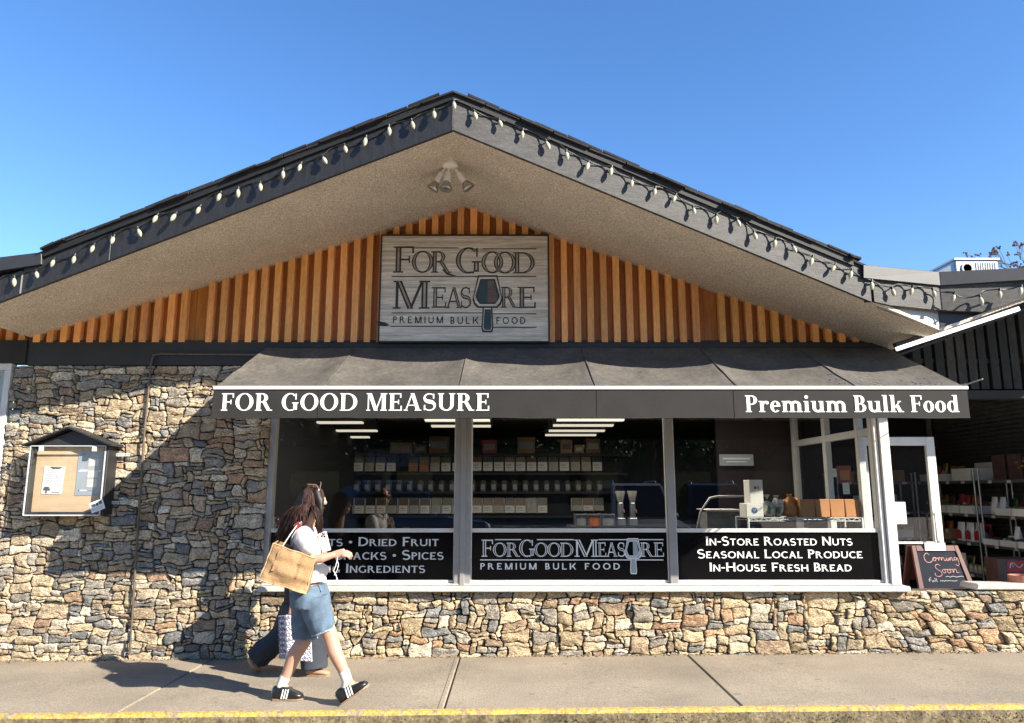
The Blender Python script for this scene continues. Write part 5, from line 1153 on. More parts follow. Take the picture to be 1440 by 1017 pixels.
def lump(u0, u1, v0, mt, label, name, sub):
    a = at(u0, 727, 8.15); b = at(u1, v0, 8.15); t = thing(name, label, 'bag', ((a.x + b.x) / 2, 8.2, rz)); mb = MB(); cx = (a.x + b.x) / 2; w_ = (b.x - a.x) / 2; h = b.z - rz
    for k in range(7): mb.ball((cx + rgx.uniform(-.5, .5) * w_, 8.2 + rgx.uniform(-.03, .03), rz + h * rgx.uniform(.3, .62)), w_ * .55, .07, h * .36)
    mb.ball((cx, 8.2, rz + h * .35), w_ * .95, .09, h * .35); me = solid(mb, .008, 2, .006, 30, k); link(me, 'wrapper', MATS[mt], t, smooth=180)
    m = MB(); m.lathe((cx, 8.2, rz + h * .86), [(.012, 0), (.010, .01), (.035, .05), (.030, .05), (.0, .015)], n=9); m.build('tied_top', MATS[mt], t)
    m = MB(); m.ball((cx - w_ * .2, 8.12, rz + h * .35), w_ * .45, .02, h * .2); m.build(sub[0], MATS[sub[1]], t)
lump(1073, 1089, 698, 'cello', 'clear wrapped pale loaf beside the cream boxes on the wire rack', 'wrapped_loaf', ('greens', 'leaf_green')); lump(1088, 1101, 699, 'cello', 'clear wrapped loaf with green leaves in the middle of the wire rack', 'wrapped_loaf', ('greens', 'leaf_green')); lump(1100, 1126, 697, 'orange_wrap', 'orange wrapped loaf next to the brown paper bags on the wire rack', 'wrapped_loaf', ('crust', 'kraft'))
# glass display case left of the rack
a = at(980, 745, 8.6); b = at(1050, 698, 8.6)
dc = thing('display_case', 'glass display case with curved end left of the wire rack', 'display case', ((a.x + b.x) / 2, 8.9, .06)); m = MB(); m.box(a.x, b.x, 8.6, 9.2, .06, a.z); m.build('base', MATS['counter'], dc)
m = MB(); m.tube([(a.x, 8.6, a.z), (a.x + .05, 8.6, a.z + .2), (a.x + .16, 8.6, b.z - .02), (a.x + .25, 8.6, b.z), (b.x, 8.6, b.z)], .012, 8); m.tube([(b.x, 8.6, b.z), (b.x, 8.6, a.z)], .012, 8); m.box(a.x + .12, b.x - .02, 8.62, 8.66, a.z + .2, a.z + .215); m.build('frame', MATS['steel'], dc, smooth=50)
m = MB(); m.box(a.x + .16, b.x - .04, 8.75, 9.1, a.z + .0, a.z + .19); m.build('tray', MATS['clear_bin'], dc); m = MB(); m.box(a.x + .14, b.x - .03, 8.66, 9.15, a.z + .215, a.z + .222); m.build('shelf', MATS['box_cream'], dc)
# small notices hung in the side glazing
card('red_poster', 'red framed poster hanging in the side glazing behind the right window', 'poster', 1178, 1196, 655, 678, 9.3, MATS['poster_red'], [(MATS['kraft'], [(.2, .85, .12, .7)])])
card('notice', 'white notice above a stand in the side glazing, left of the red poster', 'notice', 1162, 1176, 659, 671, 9.25, MATS['paper'], [(MATS['ink_grey'], [(.2, .8, .5, .7)])])
card('notice', 'white notice below the red poster in the side glazing', 'notice', 1186, 1194, 679, 695, 9.3, MATS['paper'], [(MATS['ink_grey'], [(.2, .8, .2, .25), (.2, .8, .5, .55), (.2, .8, .7, .75)])])
card('blue_banner', 'pale blue banner sign on the inner wall behind the right window', 'banner', 1012, 1059, 639, 655, 9.9, MATS['poster_grey'], [(MATS['paper'], [(.1, .9, .55, .7), (.2, .8, .3, .4)])])
# ------------------------------------------------------------------ people
mat('skin', (.53, .30, .21), .5, .06, 9, spec=.4); mat('hair_brown', (.020, .010, .008), .5, .4, 30, spec=.28, attr=True); mat('tee', (.72, .68, .65), .8, .05, 6, fine=.05, fs=200)
mat('denim', (.105, .16, .225), .85, .22, 14, fine=.3, fs=160, bump=.3, bs=200); mat('denim_hem', (.24, .29, .34), .9, .15, 60); mat('denim_dark', (.014, .018, .032), .85, .35, 4, fine=.25, fs=160, col2=(.045, .055, .07))
mat('shoe_black', (.012, .012, .013), .35, .2, 12); mat('shoe_sole', (.30, .20, .12), .7); mat('sock', (.74, .66, .58), .85, .05, 30, fine=.12, fs=150); mat('jute', (.37, .225, .105), .9, .12, 9, fine=.28, fs=90, bump=.4, bs=120); mat('jute_light', (.46, .31, .16), .9, .1, 9); mat('strap', (.74, .68, .60), .8, .05); mat('strap_tab', (.22, .03, .03), .7)
mat('phone_white', (.80, .79, .78), .25, .04, 5, coat=.3); mat('lens', (.015, .015, .018), .15); mat('print_violet', (.20, .17, .30), .7, .2, 20); mat('shoe_tan', (.42, .24, .15), .6, .12); mat('sun_glass', (.22, .17, .15), .2)
def ground_y(v, u=450): r = ray(u, v); return r.y * (-CAM_H / r.z)
mat('top_black', (.015, .015, .018), .8, .2, 9); WY = 5.98; WG = gz(-1.6)
def W(u, v, dy=0): return at(u, v, WY + dy)
def hand(mb, wrist, mid, up, side, curl=.6, ln=.165):
    """palm, four unequal bent fingers and a side thumb; mid = pointing direction, up = back of hand"""
    d = Vector(mid).normalized(); u = Vector(up); u = (u - d * u.dot(d)).normalized(); s = d.cross(u) * side; wr = Vector(wrist)
    mb.limb([wr - d * .01, wr + d * .03, wr + d * .075], [(.020, .026), (.017, .034), (.015, .038)], 12)
    for k, (o, l) in enumerate(((-.030, .066), (-.010, .076), (.011, .070), (.030, .054))):
        p = wr + d * .078 + s * o; a = curl; q = [p - d * .015, p]; dd = d.copy()
        for f in (.42, .33, .25):
            ca, sa = math.cos(a), math.sin(a); dd = d * ca - u * sa; p = p + dd * l * f; q.append(p.copy()); a += curl * (.8 + .12 * k)
        mb.limb(q, [.0085, .0088, .0082, .0074, .0064], 8)
    p = wr + d * .028 - s * .026; q = [p, p - s * .022 + d * .022 - u * .008, p - s * .026 + d * .046 - u * .022, p - s * .018 + d * .066 - u * .032]; mb.limb(q, [.013, .0115, .0095, .008], 8)
def head(mb, c, fwd, up, s=1.0):
    """skull, jaw, nose, brow, lips, ears and eyelids on one surface"""
    c = Vector(c); f = Vector(fwd).normalized(); u = Vector(up); u = (u - f * u.dot(f)).normalized(); r = f.cross(u)
    def B(x, y, z, a, b=None, d=None):
        b = b or a; d = d or a; rs = []
        o = c + f * x * s + r * y * s + u * z * s
        for j in range(1, 10):
            t = math.pi * j / 10; rs.append([o + (f * a * math.sin(t) * math.cos(p) + r * b * math.sin(t) * math.sin(p) - u * d * math.cos(t)) * s for p in [2 * math.pi * k / 14 for k in range(14)]])
        mb.rings(rs)
    B(-.012, 0, .025, .092, .074, .088); B(.030, 0, -.02, .056, .060, .085); B(.048, 0, -.075, .034, .040, .030); B(.098, 0, -.012, .014, .013, .018); B(.088, 0, .008, .012, .010, .028)
    B(.082, 0, -.052, .012, .024, .008); B(.080, 0, -.064, .012, .020, .008); B(.076, .030, .024, .016, .022, .008); B(.076, -.030, .024, .016, .022, .008); B(.070, .032, .004, .014, .014, .010); B(.070, -.032, .004, .014, .014, .010)
    for q in (1, -1): B(-.005, q * .074, -.005, .018, .010, .030)
    B(.060, .034, -.03, .026, .022, .022); B(.060, -.034, -.03, .026, .022, .022)
def hair(name, par, crown, tips, side, n, seed, ln_wave=.012, base_secs=None, cols=((1.0, 1.0, 1.0),)):
    mb = MB(); rgx = random.Random(seed)
    if base_secs:
        for sec in base_secs: mb.limb([q[0] for q in sec], [q[1] for q in sec], 14)
    me = solid(mb, .012, 3, .004, 14, seed); mb2 = MB()
    for v in me.vertices: mb2.v.append(tuple(v.co)); mb2.c.append((.6, .6, .6))
    mb2.f = [tuple(p.vertices) for p in me.polygons]; bpy.data.meshes.remove(me)
    for k in range(n):
        root, path = crown(rgx)
        t = rgx.choice(cols); v = rgx.uniform(.5, 2.2); mb2.tint = (t[0] * v, t[1] * v, t[2] * v)
        ph = rgx.uniform(0, 6.3); L = []; m_ = len(path)
        for i, p in enumerate(path):
            f = i / (m_ - 1); L.append(p + Vector((math.sin(ph + f * 7), math.cos(ph * 1.7 + f * 6), .4 * math.sin(ph + f * 9))) * ln_wave * f)
        mb2.tube(L, [.0040 * (1 - .6 * i / (m_ - 1)) for i in range(m_)], 4)
    mb2.tint = (1, 1, 1)
    return mb2.build(name, MATS['hair_brown'], par, smooth=180)

# ---- first woman: white tee, denim knee shorts, striding to the right past the shop
p1 = thing('person', 'woman with long brown hair in white tee and denim shorts walking past, tote on shoulder', 'person', (-1.62, WY, WG))
SH_N, SH_F = W(424, 751, -.155), W(430, 751, .165)
mb = MB()
mb.vloft([(W(436, 842).x, WY, W(436, 842).z, .095, .12), (W(434, 825).x, WY, W(434, 825).z, .095, .13), (W(433, 805).x, WY, W(433, 805).z, .098, .135), (W(432, 785).x, WY, W(432, 785).z, .108, .148), (W(431, 765).x, WY, W(431, 765).z, .112, .165), (W(428, 750).x, WY, W(428, 750).z, .085, .160), (W(430, 742).x, WY, W(430, 742).z, .055, .075)])
mb.limb([W(430, 748), W(435, 732), W(439, 718)], [.058, .05, .048])
hd = W(440, 704); head(mb, hd, (1, .28, -.06), (.03, 0, 1))
EL_N, WR_N = W(439, 787, -.215), W(470, 780, -.19)
mb.limb([SH_N, W(430, 768, -.2), EL_N], [.046, .043, .036]); mb.limb([EL_N, W(453, 785, -.21), WR_N], [.038, .034, .023])
hand(mb, WR_N, (1, .05, .12), (0, -.55, .85), 1, .42)
EL_F, WR_F = W(441, 789, .17), W(455, 776, .04)
mb.limb([SH_F, W(434, 770, .2), EL_F], [.046, .042, .036]); mb.limb([EL_F, W(449, 784, .1), WR_F], [.036, .032, .023])
hand(mb, WR_F, (.12, -.28, .95), (.5, .8, .1), -1, .75)
# legs: right leg (near) forward on its heel, left leg behind
HN, KN, AN = W(441, 842, -.085), W(464, 893, -.095), W(488, 957, -.105)
HF, KF, AF = W(431, 842, .085), W(429, 899, .085), W(396, 962, .08)
mb.limb([HN, HN.lerp(KN, .5), KN], [.068, .068, .058]); mb.limb([KN, KN.lerp(AN, .33) + Vector((-.012, 0, 0)), KN.lerp(AN, .75), AN], [.057, .057, .042, .036])
mb.limb([HF, HF.lerp(KF, .5), KF], [.068, .068, .058]); mb.limb([KF, KF.lerp(AF, .35) + Vector((-.018, 0, 0)), KF.lerp(AF, .75), AF], [.057, .058, .043, .036])
TN = W(515, 964, -.11); TF = W(420, 979, .07)
mb.limb([AN, AN.lerp(TN, .35) + Vector((0, 0, -.03)), TN], [.036, .034, .022]); mb.limb([AF, AF.lerp(TF, .4) + Vector((0, 0, -.035)), TF + Vector((-.03, 0, .01))], [.036, .032, .02])
link(solid(mb, .0058, 3), 'body', MATS['skin'], p1, smooth=180)
# eyes, lips
mb = MB(); f = Vector((1, .28, -.06)).normalized(); r = f.cross(Vector((.03, 0, 1))).normalized()
for q in (1, -1): mb.ball(hd + f * .079 + r * .032 * q + Vector((0, 0, .004)), .009)
mb.build('eyes', MATS['lens'], p1, smooth=180)
# tee
mb = MB()
mb.vloft([(W(436, 819).x, WY, W(436, 817).z, .120, .180), (W(434, 805).x, WY, W(434, 805).z, .112, .168), (W(432, 783).x, WY, W(432, 785).z, .114, .168), (W(431, 765).x, WY, W(431, 765).z, .112, .172), (W(428, 751).x, WY, W(428, 749).z, .086, .165), (W(430, 743).x, WY, W(430, 742).z, .066, .09)], 26)
mb.limb([SH_N + Vector((.0, .03, 0)), W(428, 758, -.2), W(436, 768, -.225)], [.066, .074, .076]); mb.limb([SH_F, W(434, 762, .21), W(437, 770, .225)], [.066, .072, .074])
mb.limb([W(440, 803, -.05), W(452, 801, -.06), W(460, 804, -.06)], [(.05, .05), (.030, .05), (.014, .04)])
link(solid(mb, .010, 4, .007, 9, 3), 'tee_shirt', MATS['tee'], p1, smooth=180)
# shorts
mb = MB()
mb.vloft([(W(437, 850).x, WY, W(437, 852).z, .145, .195), (W(436, 835).x, WY, W(436, 835).z, .145, .185), (W(437, 822).x, WY, W(437, 822).z, .112, .15)], 24)
def leg_cloth(mb, a, b, ra, rb):
    mb.tube([a, a.lerp(b, .35), a.lerp(b, .7), b], [ra, tuple((ra[i] * 2 + rb[i]) / 3 for i in (0, 1)), tuple((ra[i] + rb[i] * 2) / 3 for i in (0, 1)), rb], 22)
leg_cloth(mb, W(442, 843, -.08), W(455, 889, -.1), (.100, .118), (.092, .088)); leg_cloth(mb, W(431, 843, .08), W(429.5, 897, .085), (.105, .122), (.095, .094))
link(solid(mb, .009, 4, .008, 8, 11), 'shorts', MATS['denim'], p1, smooth=180)
mb = MB()
for c, d, ru, rv in ((W(455.3, 890, -.1), W(442, 843, -.08) - W(455, 889, -.1), .094, .090), (W(429.5, 898, .085), W(431, 843, .08) - W(429.5, 897, .085), .097, .096)):
    mb.tube([c + d.normalized() * .012, c], [(rv + .001, ru + .001) if False else (ru * 1.0, rv * 1.0), (ru * 1.01, rv * 1.01)], 26, cap=False)
mb.build('frayed_hem', MATS['denim_hem'], p1, smooth=180)
# socks and shoes
def shoe(par, ank, heel, toe, up, stripes=True):
    h = Vector(heel); t = Vector(toe); d = (t - h); L_ = d.length; d.normalize(); u = Vector(up); u = (u - d * u.dot(d)).normalized(); s = d.cross(u)
    def sec(x, hw, top, bot=0.0): 
        c = h + d * x * L_; P = []
        for k in range(16):
            a = 2 * math.pi * k / 16; y = math.cos(a); z = math.sin(a); P.append(c + s * hw * math.copysign(abs(y) ** .7, y) + u * (bot + (top - bot) * (.5 + .5 * math.copysign(abs(z) ** .8, z))))
        return P
    m = MB(); m.rings([sec(-.01, .012, .045, .012), sec(.03, .036, .100, .004), (sec(.14, .042, .108, .004)), sec(.34, .044, .106, .004), sec(.48, .045, .094, .004), sec(.66, .049, .070, .004), (sec(.82, .048, .056, .005)), sec(.94, .036, .044, .008), sec(1.0, .015, .030, .012)])
    o = m.build('shoe', MATS['shoe_black'], par, smooth=60)
    m = MB(); m.rings([[h + d * x * L_ + s * y * (hw + .003) + u * z for y, z in ((-1, .0), (1, .0), (1, .011), (-1, .011))] for x, hw in ((-.015, .014), (.03, .033), (.2, .037), (.5, .041), (.7, .047), (.86, .044), (.97, .026), (1.01, .01))]); m.build('sole', MATS['shoe_sole'], o)
    for q in (-1, 1):
        m = MB()
        for k in range(3):
            x = .36 + .085 * k; hw = .0462 + .002 * k; P = [h + d * (x - .05) * L_ + s * q * (hw - .002) + u * .016, h + d * (x - .008) * L_ + s * q * (hw - .002) + u * .016, h + d * (x + .048) * L_ + s * q * hw * .84 + u * .080, h + d * (x + .015) * L_ + s * q * hw * .84 + u * .084]
            m.slab(P, s * q * .004)
        m.build('stripes', MATS['white_vinyl'], o)
    m = MB(); m.slab([h + d * -.012 * L_ + s * .016 + u * .05, h + d * -.012 * L_ - s * .016 + u * .05, h + d * .0 * L_ - s * .018 + u * .085, h + d * .0 * L_ + s * .018 + u * .085], -d * .006); m.build('heel_tab', MATS['white_vinyl'], o)
hn = W(481, 985, -.105); tn = W(519, 963.5, -.115); un = Vector((-.45, 0, 1))
hf_ = W(384, 980.5, .075); tf_ = W(426.5, 979.5, .07); hf_.z = gz(hf_.x) + .002; tf_.z = gz(tf_.x) + .004
hn.z = gz(hn.x) + .012
shoe(p1, AN, hn, tn, un); shoe(p1, AF, hf_, tf_, (0, 0, 1))
mb = MB(); mb.limb([AN + (KN - AN).normalized() * .07, AN, hn.lerp(tn, .22) + un.normalized() * .055], [.042, .040, .038]); mb.build('sock', MATS['sock'], p1, smooth=180)
mb = MB(); mb.limb([AF + (KF - AF).normalized() * .06, AF, hf_.lerp(tf_, .2) + Vector((0, 0, .055))], [.042, .040, .038]); mb.build('sock', MATS['sock'], p1, smooth=180)
# hair
def sph(c, rx, ry, rz, a, b): return Vector(c) + Vector((rx * math.cos(b) * math.cos(a), ry * math.cos(b) * math.sin(a), rz * math.sin(b)))
def crown1(rg):
    a = rg.uniform(R(62), R(352)) ; b0 = R(80)
    path = []
    for k in range(5): path.append(sph(W(438, 702), .104, .096, .120, a + rg.uniform(-.05, .05), b0 - k * R(24)))
    back = rg.random(); fx = math.cos(a)
    if fx > .25:                                             # lock falling beside the face
        e = W(rg.uniform(446, 453), rg.uniform(728, 752), -.09 if math.sin(a) < 0 else .09)
    else: bk = max(0, -fx); e = W(421 - 27 * bk + rg.gauss(0, 4.5), 752 + rg.gauss(0, 8) + 4 * bk, .115 * math.sin(a) + rg.gauss(0, .015))
    s_ = path[-1]; midp = s_.lerp(e, .5) + Vector((-.01, -.02, .02))
    path += [s_.lerp(midp, .5) + Vector((-.006, 0, 0)), midp, midp.lerp(e, .5), e]
    return None, path
hair('hair', p1, crown1, None, 1, 1150, 5, .009, base_secs=[
    [(W(440, 699, .0), .080), (W(436, 703, .0), .086), (W(427, 715, -.01), .080), (W(418, 732, -.03), .078), (W(409, 748, -.03), .052), (W(402, 760, -.03), .025)],
    [(W(444, 691, -.045), .040), (W(449, 703, -.065), .034), (W(451, 716, -.075), .027), (W(450, 730, -.085), .018), (W(449, 744, -.09), .008)]], cols=((1, 1, 1), (1, 1, 1), (1.6, 1.3, 1.1), (2.7, 2.0, 1.6)))
mb = MB()
for q in (-.075, .075): mb.tube([W(449, 690, q), W(445, 682, q * 1.05), W(432, 681, q * 1.1)], .0035, 6)
mb.tube([W(449, 689, -.075), W(450.5, 684, -.04), W(450.5, 684, .04), W(449, 689, .075)], .0035, 6)
for q in (-1, 1): mb.tube([W(449.5, 688, q * .065), W(451.5, 680, q * .06), W(451, 678, q * .03), W(450, 686, q * .012)], .003, 6)
mb.build('sunglasses', MATS['sun_glass'], p1, smooth=60)
# things she carries
tb = thing('tote_bag', 'large tan jute tote bag hanging from the shoulder of the woman in shorts', 'tote bag', W(400, 832, -.3))
def TP(u, v, dy): return at(u, v, WY + dy)
f0 = [(384, 764, -.31), (443, 785, -.25), (430, 835, -.30), (364, 815, -.36)]          # near face
b0 = [(390, 760, -.17), (446, 781, -.14), (436, 829, -.13), (371, 810, -.18)]          # far face
m = MB(); NU = 18
def face(c4, bulge, sgn):
    A, B, C_, D_ = [TP(*q) for q in c4]; g = []
    for j in range(NU + 1):
        for i in range(NU + 1):
            f, h = i / NU, j / NU; p_ = A.lerp(B, f).lerp(D_.lerp(C_, f), h)
            p_ = p_ + Vector((0, sgn * bulge * math.sin(math.pi * f) * math.sin(math.pi * min(1, h * .85 + .1)), 0)) + Vector((0, noise.noise(Vector((f * 3, h * 4, sgn))) * .022 + .012 * abs(noise.noise(Vector((f * 6 + h * 2, h * 5 - f * 2, 7)))) + .006 * math.sin(f * 9 + h * 3), noise.noise(Vector((f * 4, h * 3, 5 + sgn))) * .006))
            g.append(p_)
    return g
ga = face(f0, -.035, 1); gb = face(b0, .02, 1); ga_ = [p_ for p_ in ga]
ix = lambda i, j: j * (NU + 1) + i; off = len(ga); fs = []
for j in range(NU):
    for i in range(NU): fs.append((ix(i, j), ix(i, j + 1), ix(i + 1, j + 1), ix(i + 1, j))); fs.append(tuple(off + q for q in (ix(i, j), ix(i + 1, j), ix(i + 1, j + 1), ix(i, j + 1))))
    fs.append((ix(0, j), off + ix(0, j), off + ix(0, j + 1), ix(0, j + 1))); fs.append((ix(NU, j), ix(NU, j + 1), off + ix(NU, j + 1), off + ix(NU, j)))
for i in range(NU): fs.append((ix(i, NU), off + ix(i, NU), off + ix(i + 1, NU), ix(i + 1, NU)))
m.add(ga + gb, fs); m.build('bag_body', MATS['jute'], tb, smooth=180)
m = MB(); P = [ga[ix(i, NU)] for i in range(NU + 1)]; Q = [ga[ix(i, NU - 1)].lerp(ga[ix(i, NU - 2)], .4) for i in range(NU + 1)]
for i in range(NU): m.slab([P[i] + Vector((0, -.006, -.004)), P[i + 1] + Vector((0, -.006, -.004)), Q[i + 1] + Vector((0, -.008, 0)), Q[i] + Vector((0, -.008, 0))], (0, .004, 0))
m.tube([p_ + Vector((0, -.004, 0)) for p_ in P], .006, 6); m.tube([ga[ix(i, 0)] for i in range(NU + 1)], .006, 6); m.tube([ga[ix(NU, j)] for j in range(NU + 1)], .005, 6); m.tube([ga[ix(0, j)] for j in range(NU + 1)], .005, 6)
m.build('bottom_band', MATS['jute_light'], tb)
m = MB()
for c in (4, 13):
    L_ = [ga[ix(c, j)] + Vector((0, -.006, 0)) for j in range(0, 13)]
    for a, b in zip(L_, L_[1:]): m.slab([a + Vector((-.011, 0, 0)), a + Vector((.011, 0, 0)), b + Vector((.011, 0, 0)), b + Vector((-.011, 0, 0))], (0, .003, 0))
m.build('strap_seam', MATS['jute'], tb)
m = MB(); L_ = [ga[ix(4, 0)], W(408, 752, -.27), W(416, 741, -.215), W(423, 735, -.13), W(430, 741, -.06), ]
L2 = [gb[ix(5, 0)], W(412, 752, -.10), W(418, 742, -.06)]
for LL in (L_, [gb[ix(6, 0)], W(411, 756, -.2), W(419, 742, -.17), W(425, 736, -.11)]):
    LL = [LL[0].lerp(LL[1], k / 3) for k in range(3)] + LL[1:]
    m.tube(LL, [(.013, .004)] * len(LL), 8)
m.build('strap', MATS['strap'], tb, smooth=60)
m = MB(); m.obox(W(418, 739.5, -.205), Vector((.018, 0, .014)), Vector((0, .006, 0)), Vector((-.012, 0, .018))); m.build('strap_tab', MATS['strap_tab'], tb)
ph = thing('phone', 'white phone with dark lenses held up by the woman in shorts', 'phone', W(456, 768, .01))
m = MB(); c = W(456, 762, -.03); ax = Vector((.034, 0, .010)); az = Vector((-.022, 0, .073)); m.obox(c, ax, Vector((0, .005, 0)), az); m.build('case', MATS['phone_white'], ph, bevel=.004, seg=2)
m = MB()
for a, b in ((.4, .75), (.4, .5), (-.15, .62)): m.lathe(c + ax * a + az * b + Vector((0, -.005, 0)), [(0, 0), (.008, 0), (.008, .003), (0, .003)], (0, -1, 0), 12)
m.build('lens', MATS['lens'], ph)
m = MB(); w0 = W(474, 788, -.20); m.tube([w0 + Vector((.0, 0, .03)), w0, W(472, 796, -.2), W(469, 803, -.2), W(472, 808, -.2), W(474, 814, -.2)], .0035, 6); m.tube([w0, W(476, 794, -.2), W(474, 802, -.2), W(470, 809, -.2)], .003, 6); m.ball(W(474, 815, -.2), .007)
tag(m.build('earphone_cable', MATS['phone_white'], smooth=60), 'white earphone cable dangling from the hand of the woman in shorts', 'cable')

# ---- second woman, walking just behind her: only her wide jeans, shoes and paper bag show
VY = 6.88
def V(u, v, dy=0): return at(u, v, VY + dy)
p2 = thing('person', 'person in wide dark jeans and tan shoes, mostly hidden behind the woman in shorts', 'person', (V(410, 940).x, VY, gz(-2)))
mb = MB(); cx = lambda u, v: (V(u, v).x, VY, V(u, v).z)
mb.vloft([(*cx(420, 858), .12, .17), (*cx(421, 835), .10, .14), (*cx(422, 800), .11, .15), (*cx(423, 775), .11, .17), (*cx(424, 762), .06, .08)])
mb.limb([V(425, 766), V(429, 740), V(431, 728)], [.055, .048, .046]); hd2 = V(432, 714); head(mb, hd2, (1, .05, 0), (0, 0, 1))
S2 = V(421, 770, -.16); mb.limb([S2, V(413, 815, -.2), V(412, 850, -.2)], [.045, .038, .026]); hand(mb, V(412, 850, -.2), (.02, 0, -1), (0, -1, 0), 1, .7)
S3 = V(423, 770, .16); mb.limb([S3, V(430, 812, .19), V(444, 800, .08)], [.045, .038, .026]); hand(mb, V(444, 800, .08), (.9, -.2, .3), (0, 0, 1), 1, .5)
R_H, R_K, R_A = V(415, 852, .08), V(396, 893, .08), V(362, 925, .08); F_H, F_K, F_A = V(424, 852, -.07), V(440, 896, -.08), V(449, 937, -.08)
for a, b, c in ((R_H, R_K, R_A), (F_H, F_K, F_A)): mb.limb([a, b], [.085, .06]); mb.limb([b, c], [.055, .036])
link(solid(mb, .007, 3), 'body', MATS['skin'], p2, smooth=180)
mb = MB(); mb.vloft([(*cx(421, 850), .125, .18), (*cx(422, 815), .125, .165), (*cx(423, 778), .125, .18), (*cx(424, 764), .07, .10)]); mb.limb([S2, V(417, 795, -.2)], [.062, .062]); mb.limb([S3, V(427, 792, .2)], [.062, .062])
link(solid(mb, .012, 4, .006, 9, 5), 'top', MATS['top_black'], p2, smooth=180)
mb = MB(); mb.vloft([(*cx(419, 868), .14, .185), (*cx(420, 845), .13, .175)]); leg_cloth(mb, R_H, R_K, (.105, .11), (.105, .10)); leg_cloth(mb, R_K + Vector((.02, 0, .02)), V(362, 925, .08), (.105, .10), (.13, .10)); mb.limb([R_K, R_K + Vector((.001, 0, .001))], [.10, .10])
leg_cloth(mb, F_H, F_K, (.105, .11), (.10, .10)); leg_cloth(mb, F_K + Vector((0, 0, .03)), V(442, 939, -.08), (.10, .10), (.118, .11))
link(solid(mb, .010, 4, .010, 7, 21), 'jeans', MATS['denim_dark'], p2, smooth=180)
def flat(par, heel, toe, up):
    h, t = Vector(heel), Vector(toe); d = (t - h); L_ = d.length; d.normalize(); u = Vector(up); u = (u - d * u.dot(d)).normalized(); s = d.cross(u); m = MB()
    m.rings([[h + d * x * L_ + s * hw * math.cos(a) + u * (tp / 2 + tp / 2 * math.sin(a)) for a in [2 * math.pi * k / 14 for k in range(14)]] for x, hw, tp in ((-.01, .012, .03), (.04, .03, .06), (.3, .036, .065), (.6, .043, .05), (.85, .04, .036), (1, .014, .02))]); o = m.build('shoe', MATS['shoe_tan'], par, smooth=70)
    m = MB(); m.rings([[h + d * x * L_ + s * y * hw + u * z for y, z in ((-1, -.008), (1, -.008), (1, .006), (-1, .006))] for x, hw in ((-.01, .014), (.05, .032), (.6, .044), (.9, .036), (1.01, .012))]); m.build('sole', MATS['shoe_sole'], o)
flat(p2, V(356, 921, .08), V(366, 944, .08), (-.9, 0, -.4)); h2 = V(431, 944, -.08); t2 = V(464, 944, -.09); h2.z = t2.z = gz(-1.7) + .01; flat(p2, h2, t2, (0, 0, 1))
hair('hair', p2, lambda rg: (None, (lambda a: [sph(V(431, 711), .11, .10, .12, a, R(80) - k * R(24)) for k in range(5)] + [V(rg.uniform(412, 424), rg.uniform(735, 760), rg.uniform(-.1, .1))])(rg.uniform(R(60), R(300)))), None, 1, 160, 6, .01, base_secs=[[(V(431, 705), .10), (V(427, 715), .108), (V(421, 732), .085), (V(418, 750), .05)]])
pb = thing('paper_bag', 'white paper carrier bag with violet lattice print held low behind the woman in shorts', 'paper bag', (V(414, 924, -.25).x, VY - .25, V(414, 924, -.25).z))
def B3(u, v, dy): return at(u, v, VY + dy)
c_ = [B3(391, 866, -.19), B3(402, 865, -.30), B3(437, 869, -.28), B3(427, 868, -.16)]; dn = B3(402, 927, -.30) - B3(402, 865, -.30); tl_ = Vector((.012, 0, 0))
m = MB(); m.hexa([p_ + dn + tl_ for p_ in c_], c_); m.build('bag_body', MATS['paper'], pb, bevel=.003)
m = MB()
for fa, fb, nx_ in ((0, 1, 3), (1, 2, 5)):
    A, B = c_[fa], c_[fb]; n_ = (B - A).cross(dn).normalized(); n_ = n_ if n_.y < 0 else -n_
    for i in range(nx_):
        for j in range(8):
            f, h = (i + .5) / nx_, (j + .5) / 8; c = A.lerp(B, f) + (dn + tl_ * h) * h + n_ * .0025; ex = (B - A) / nx_ * .40; ez = dn / 8 * .42
            P = [c - ex, c - ez, c + ex, c + ez] if (i + j) % 2 == 0 else [c - ex * .9 - ez * .3, c - ez * .9, c + ex * .9 - ez * .3, c + ex * .5 + ez * .8, c - ex * .5 + ez * .8]
            m.tube(P + [P[0], P[1]], .0035, 4); 
            if (i * 3 + j) % 4 == 0: m.ball(c, .008, .003, .008, 6, 4)
m.build('lattice_print', MATS['print_violet'], pb)
m = MB()
for q in (0, 1):
    a, b = (c_[1].lerp(c_[2], .3), c_[1].lerp(c_[2], .7)) if q == 0 else (c_[0].lerp(c_[3], .3), c_[0].lerp(c_[3], .7)); k_ = V(412.5, 862, -.2); m.tube([a, a.lerp(k_, .7) + Vector((-.01, 0, .01)), k_, b.lerp(k_, .7) + Vector((.01, 0, .01)), b], .004, 6)
m.build('handle', MATS['strap'], pb, smooth=60)
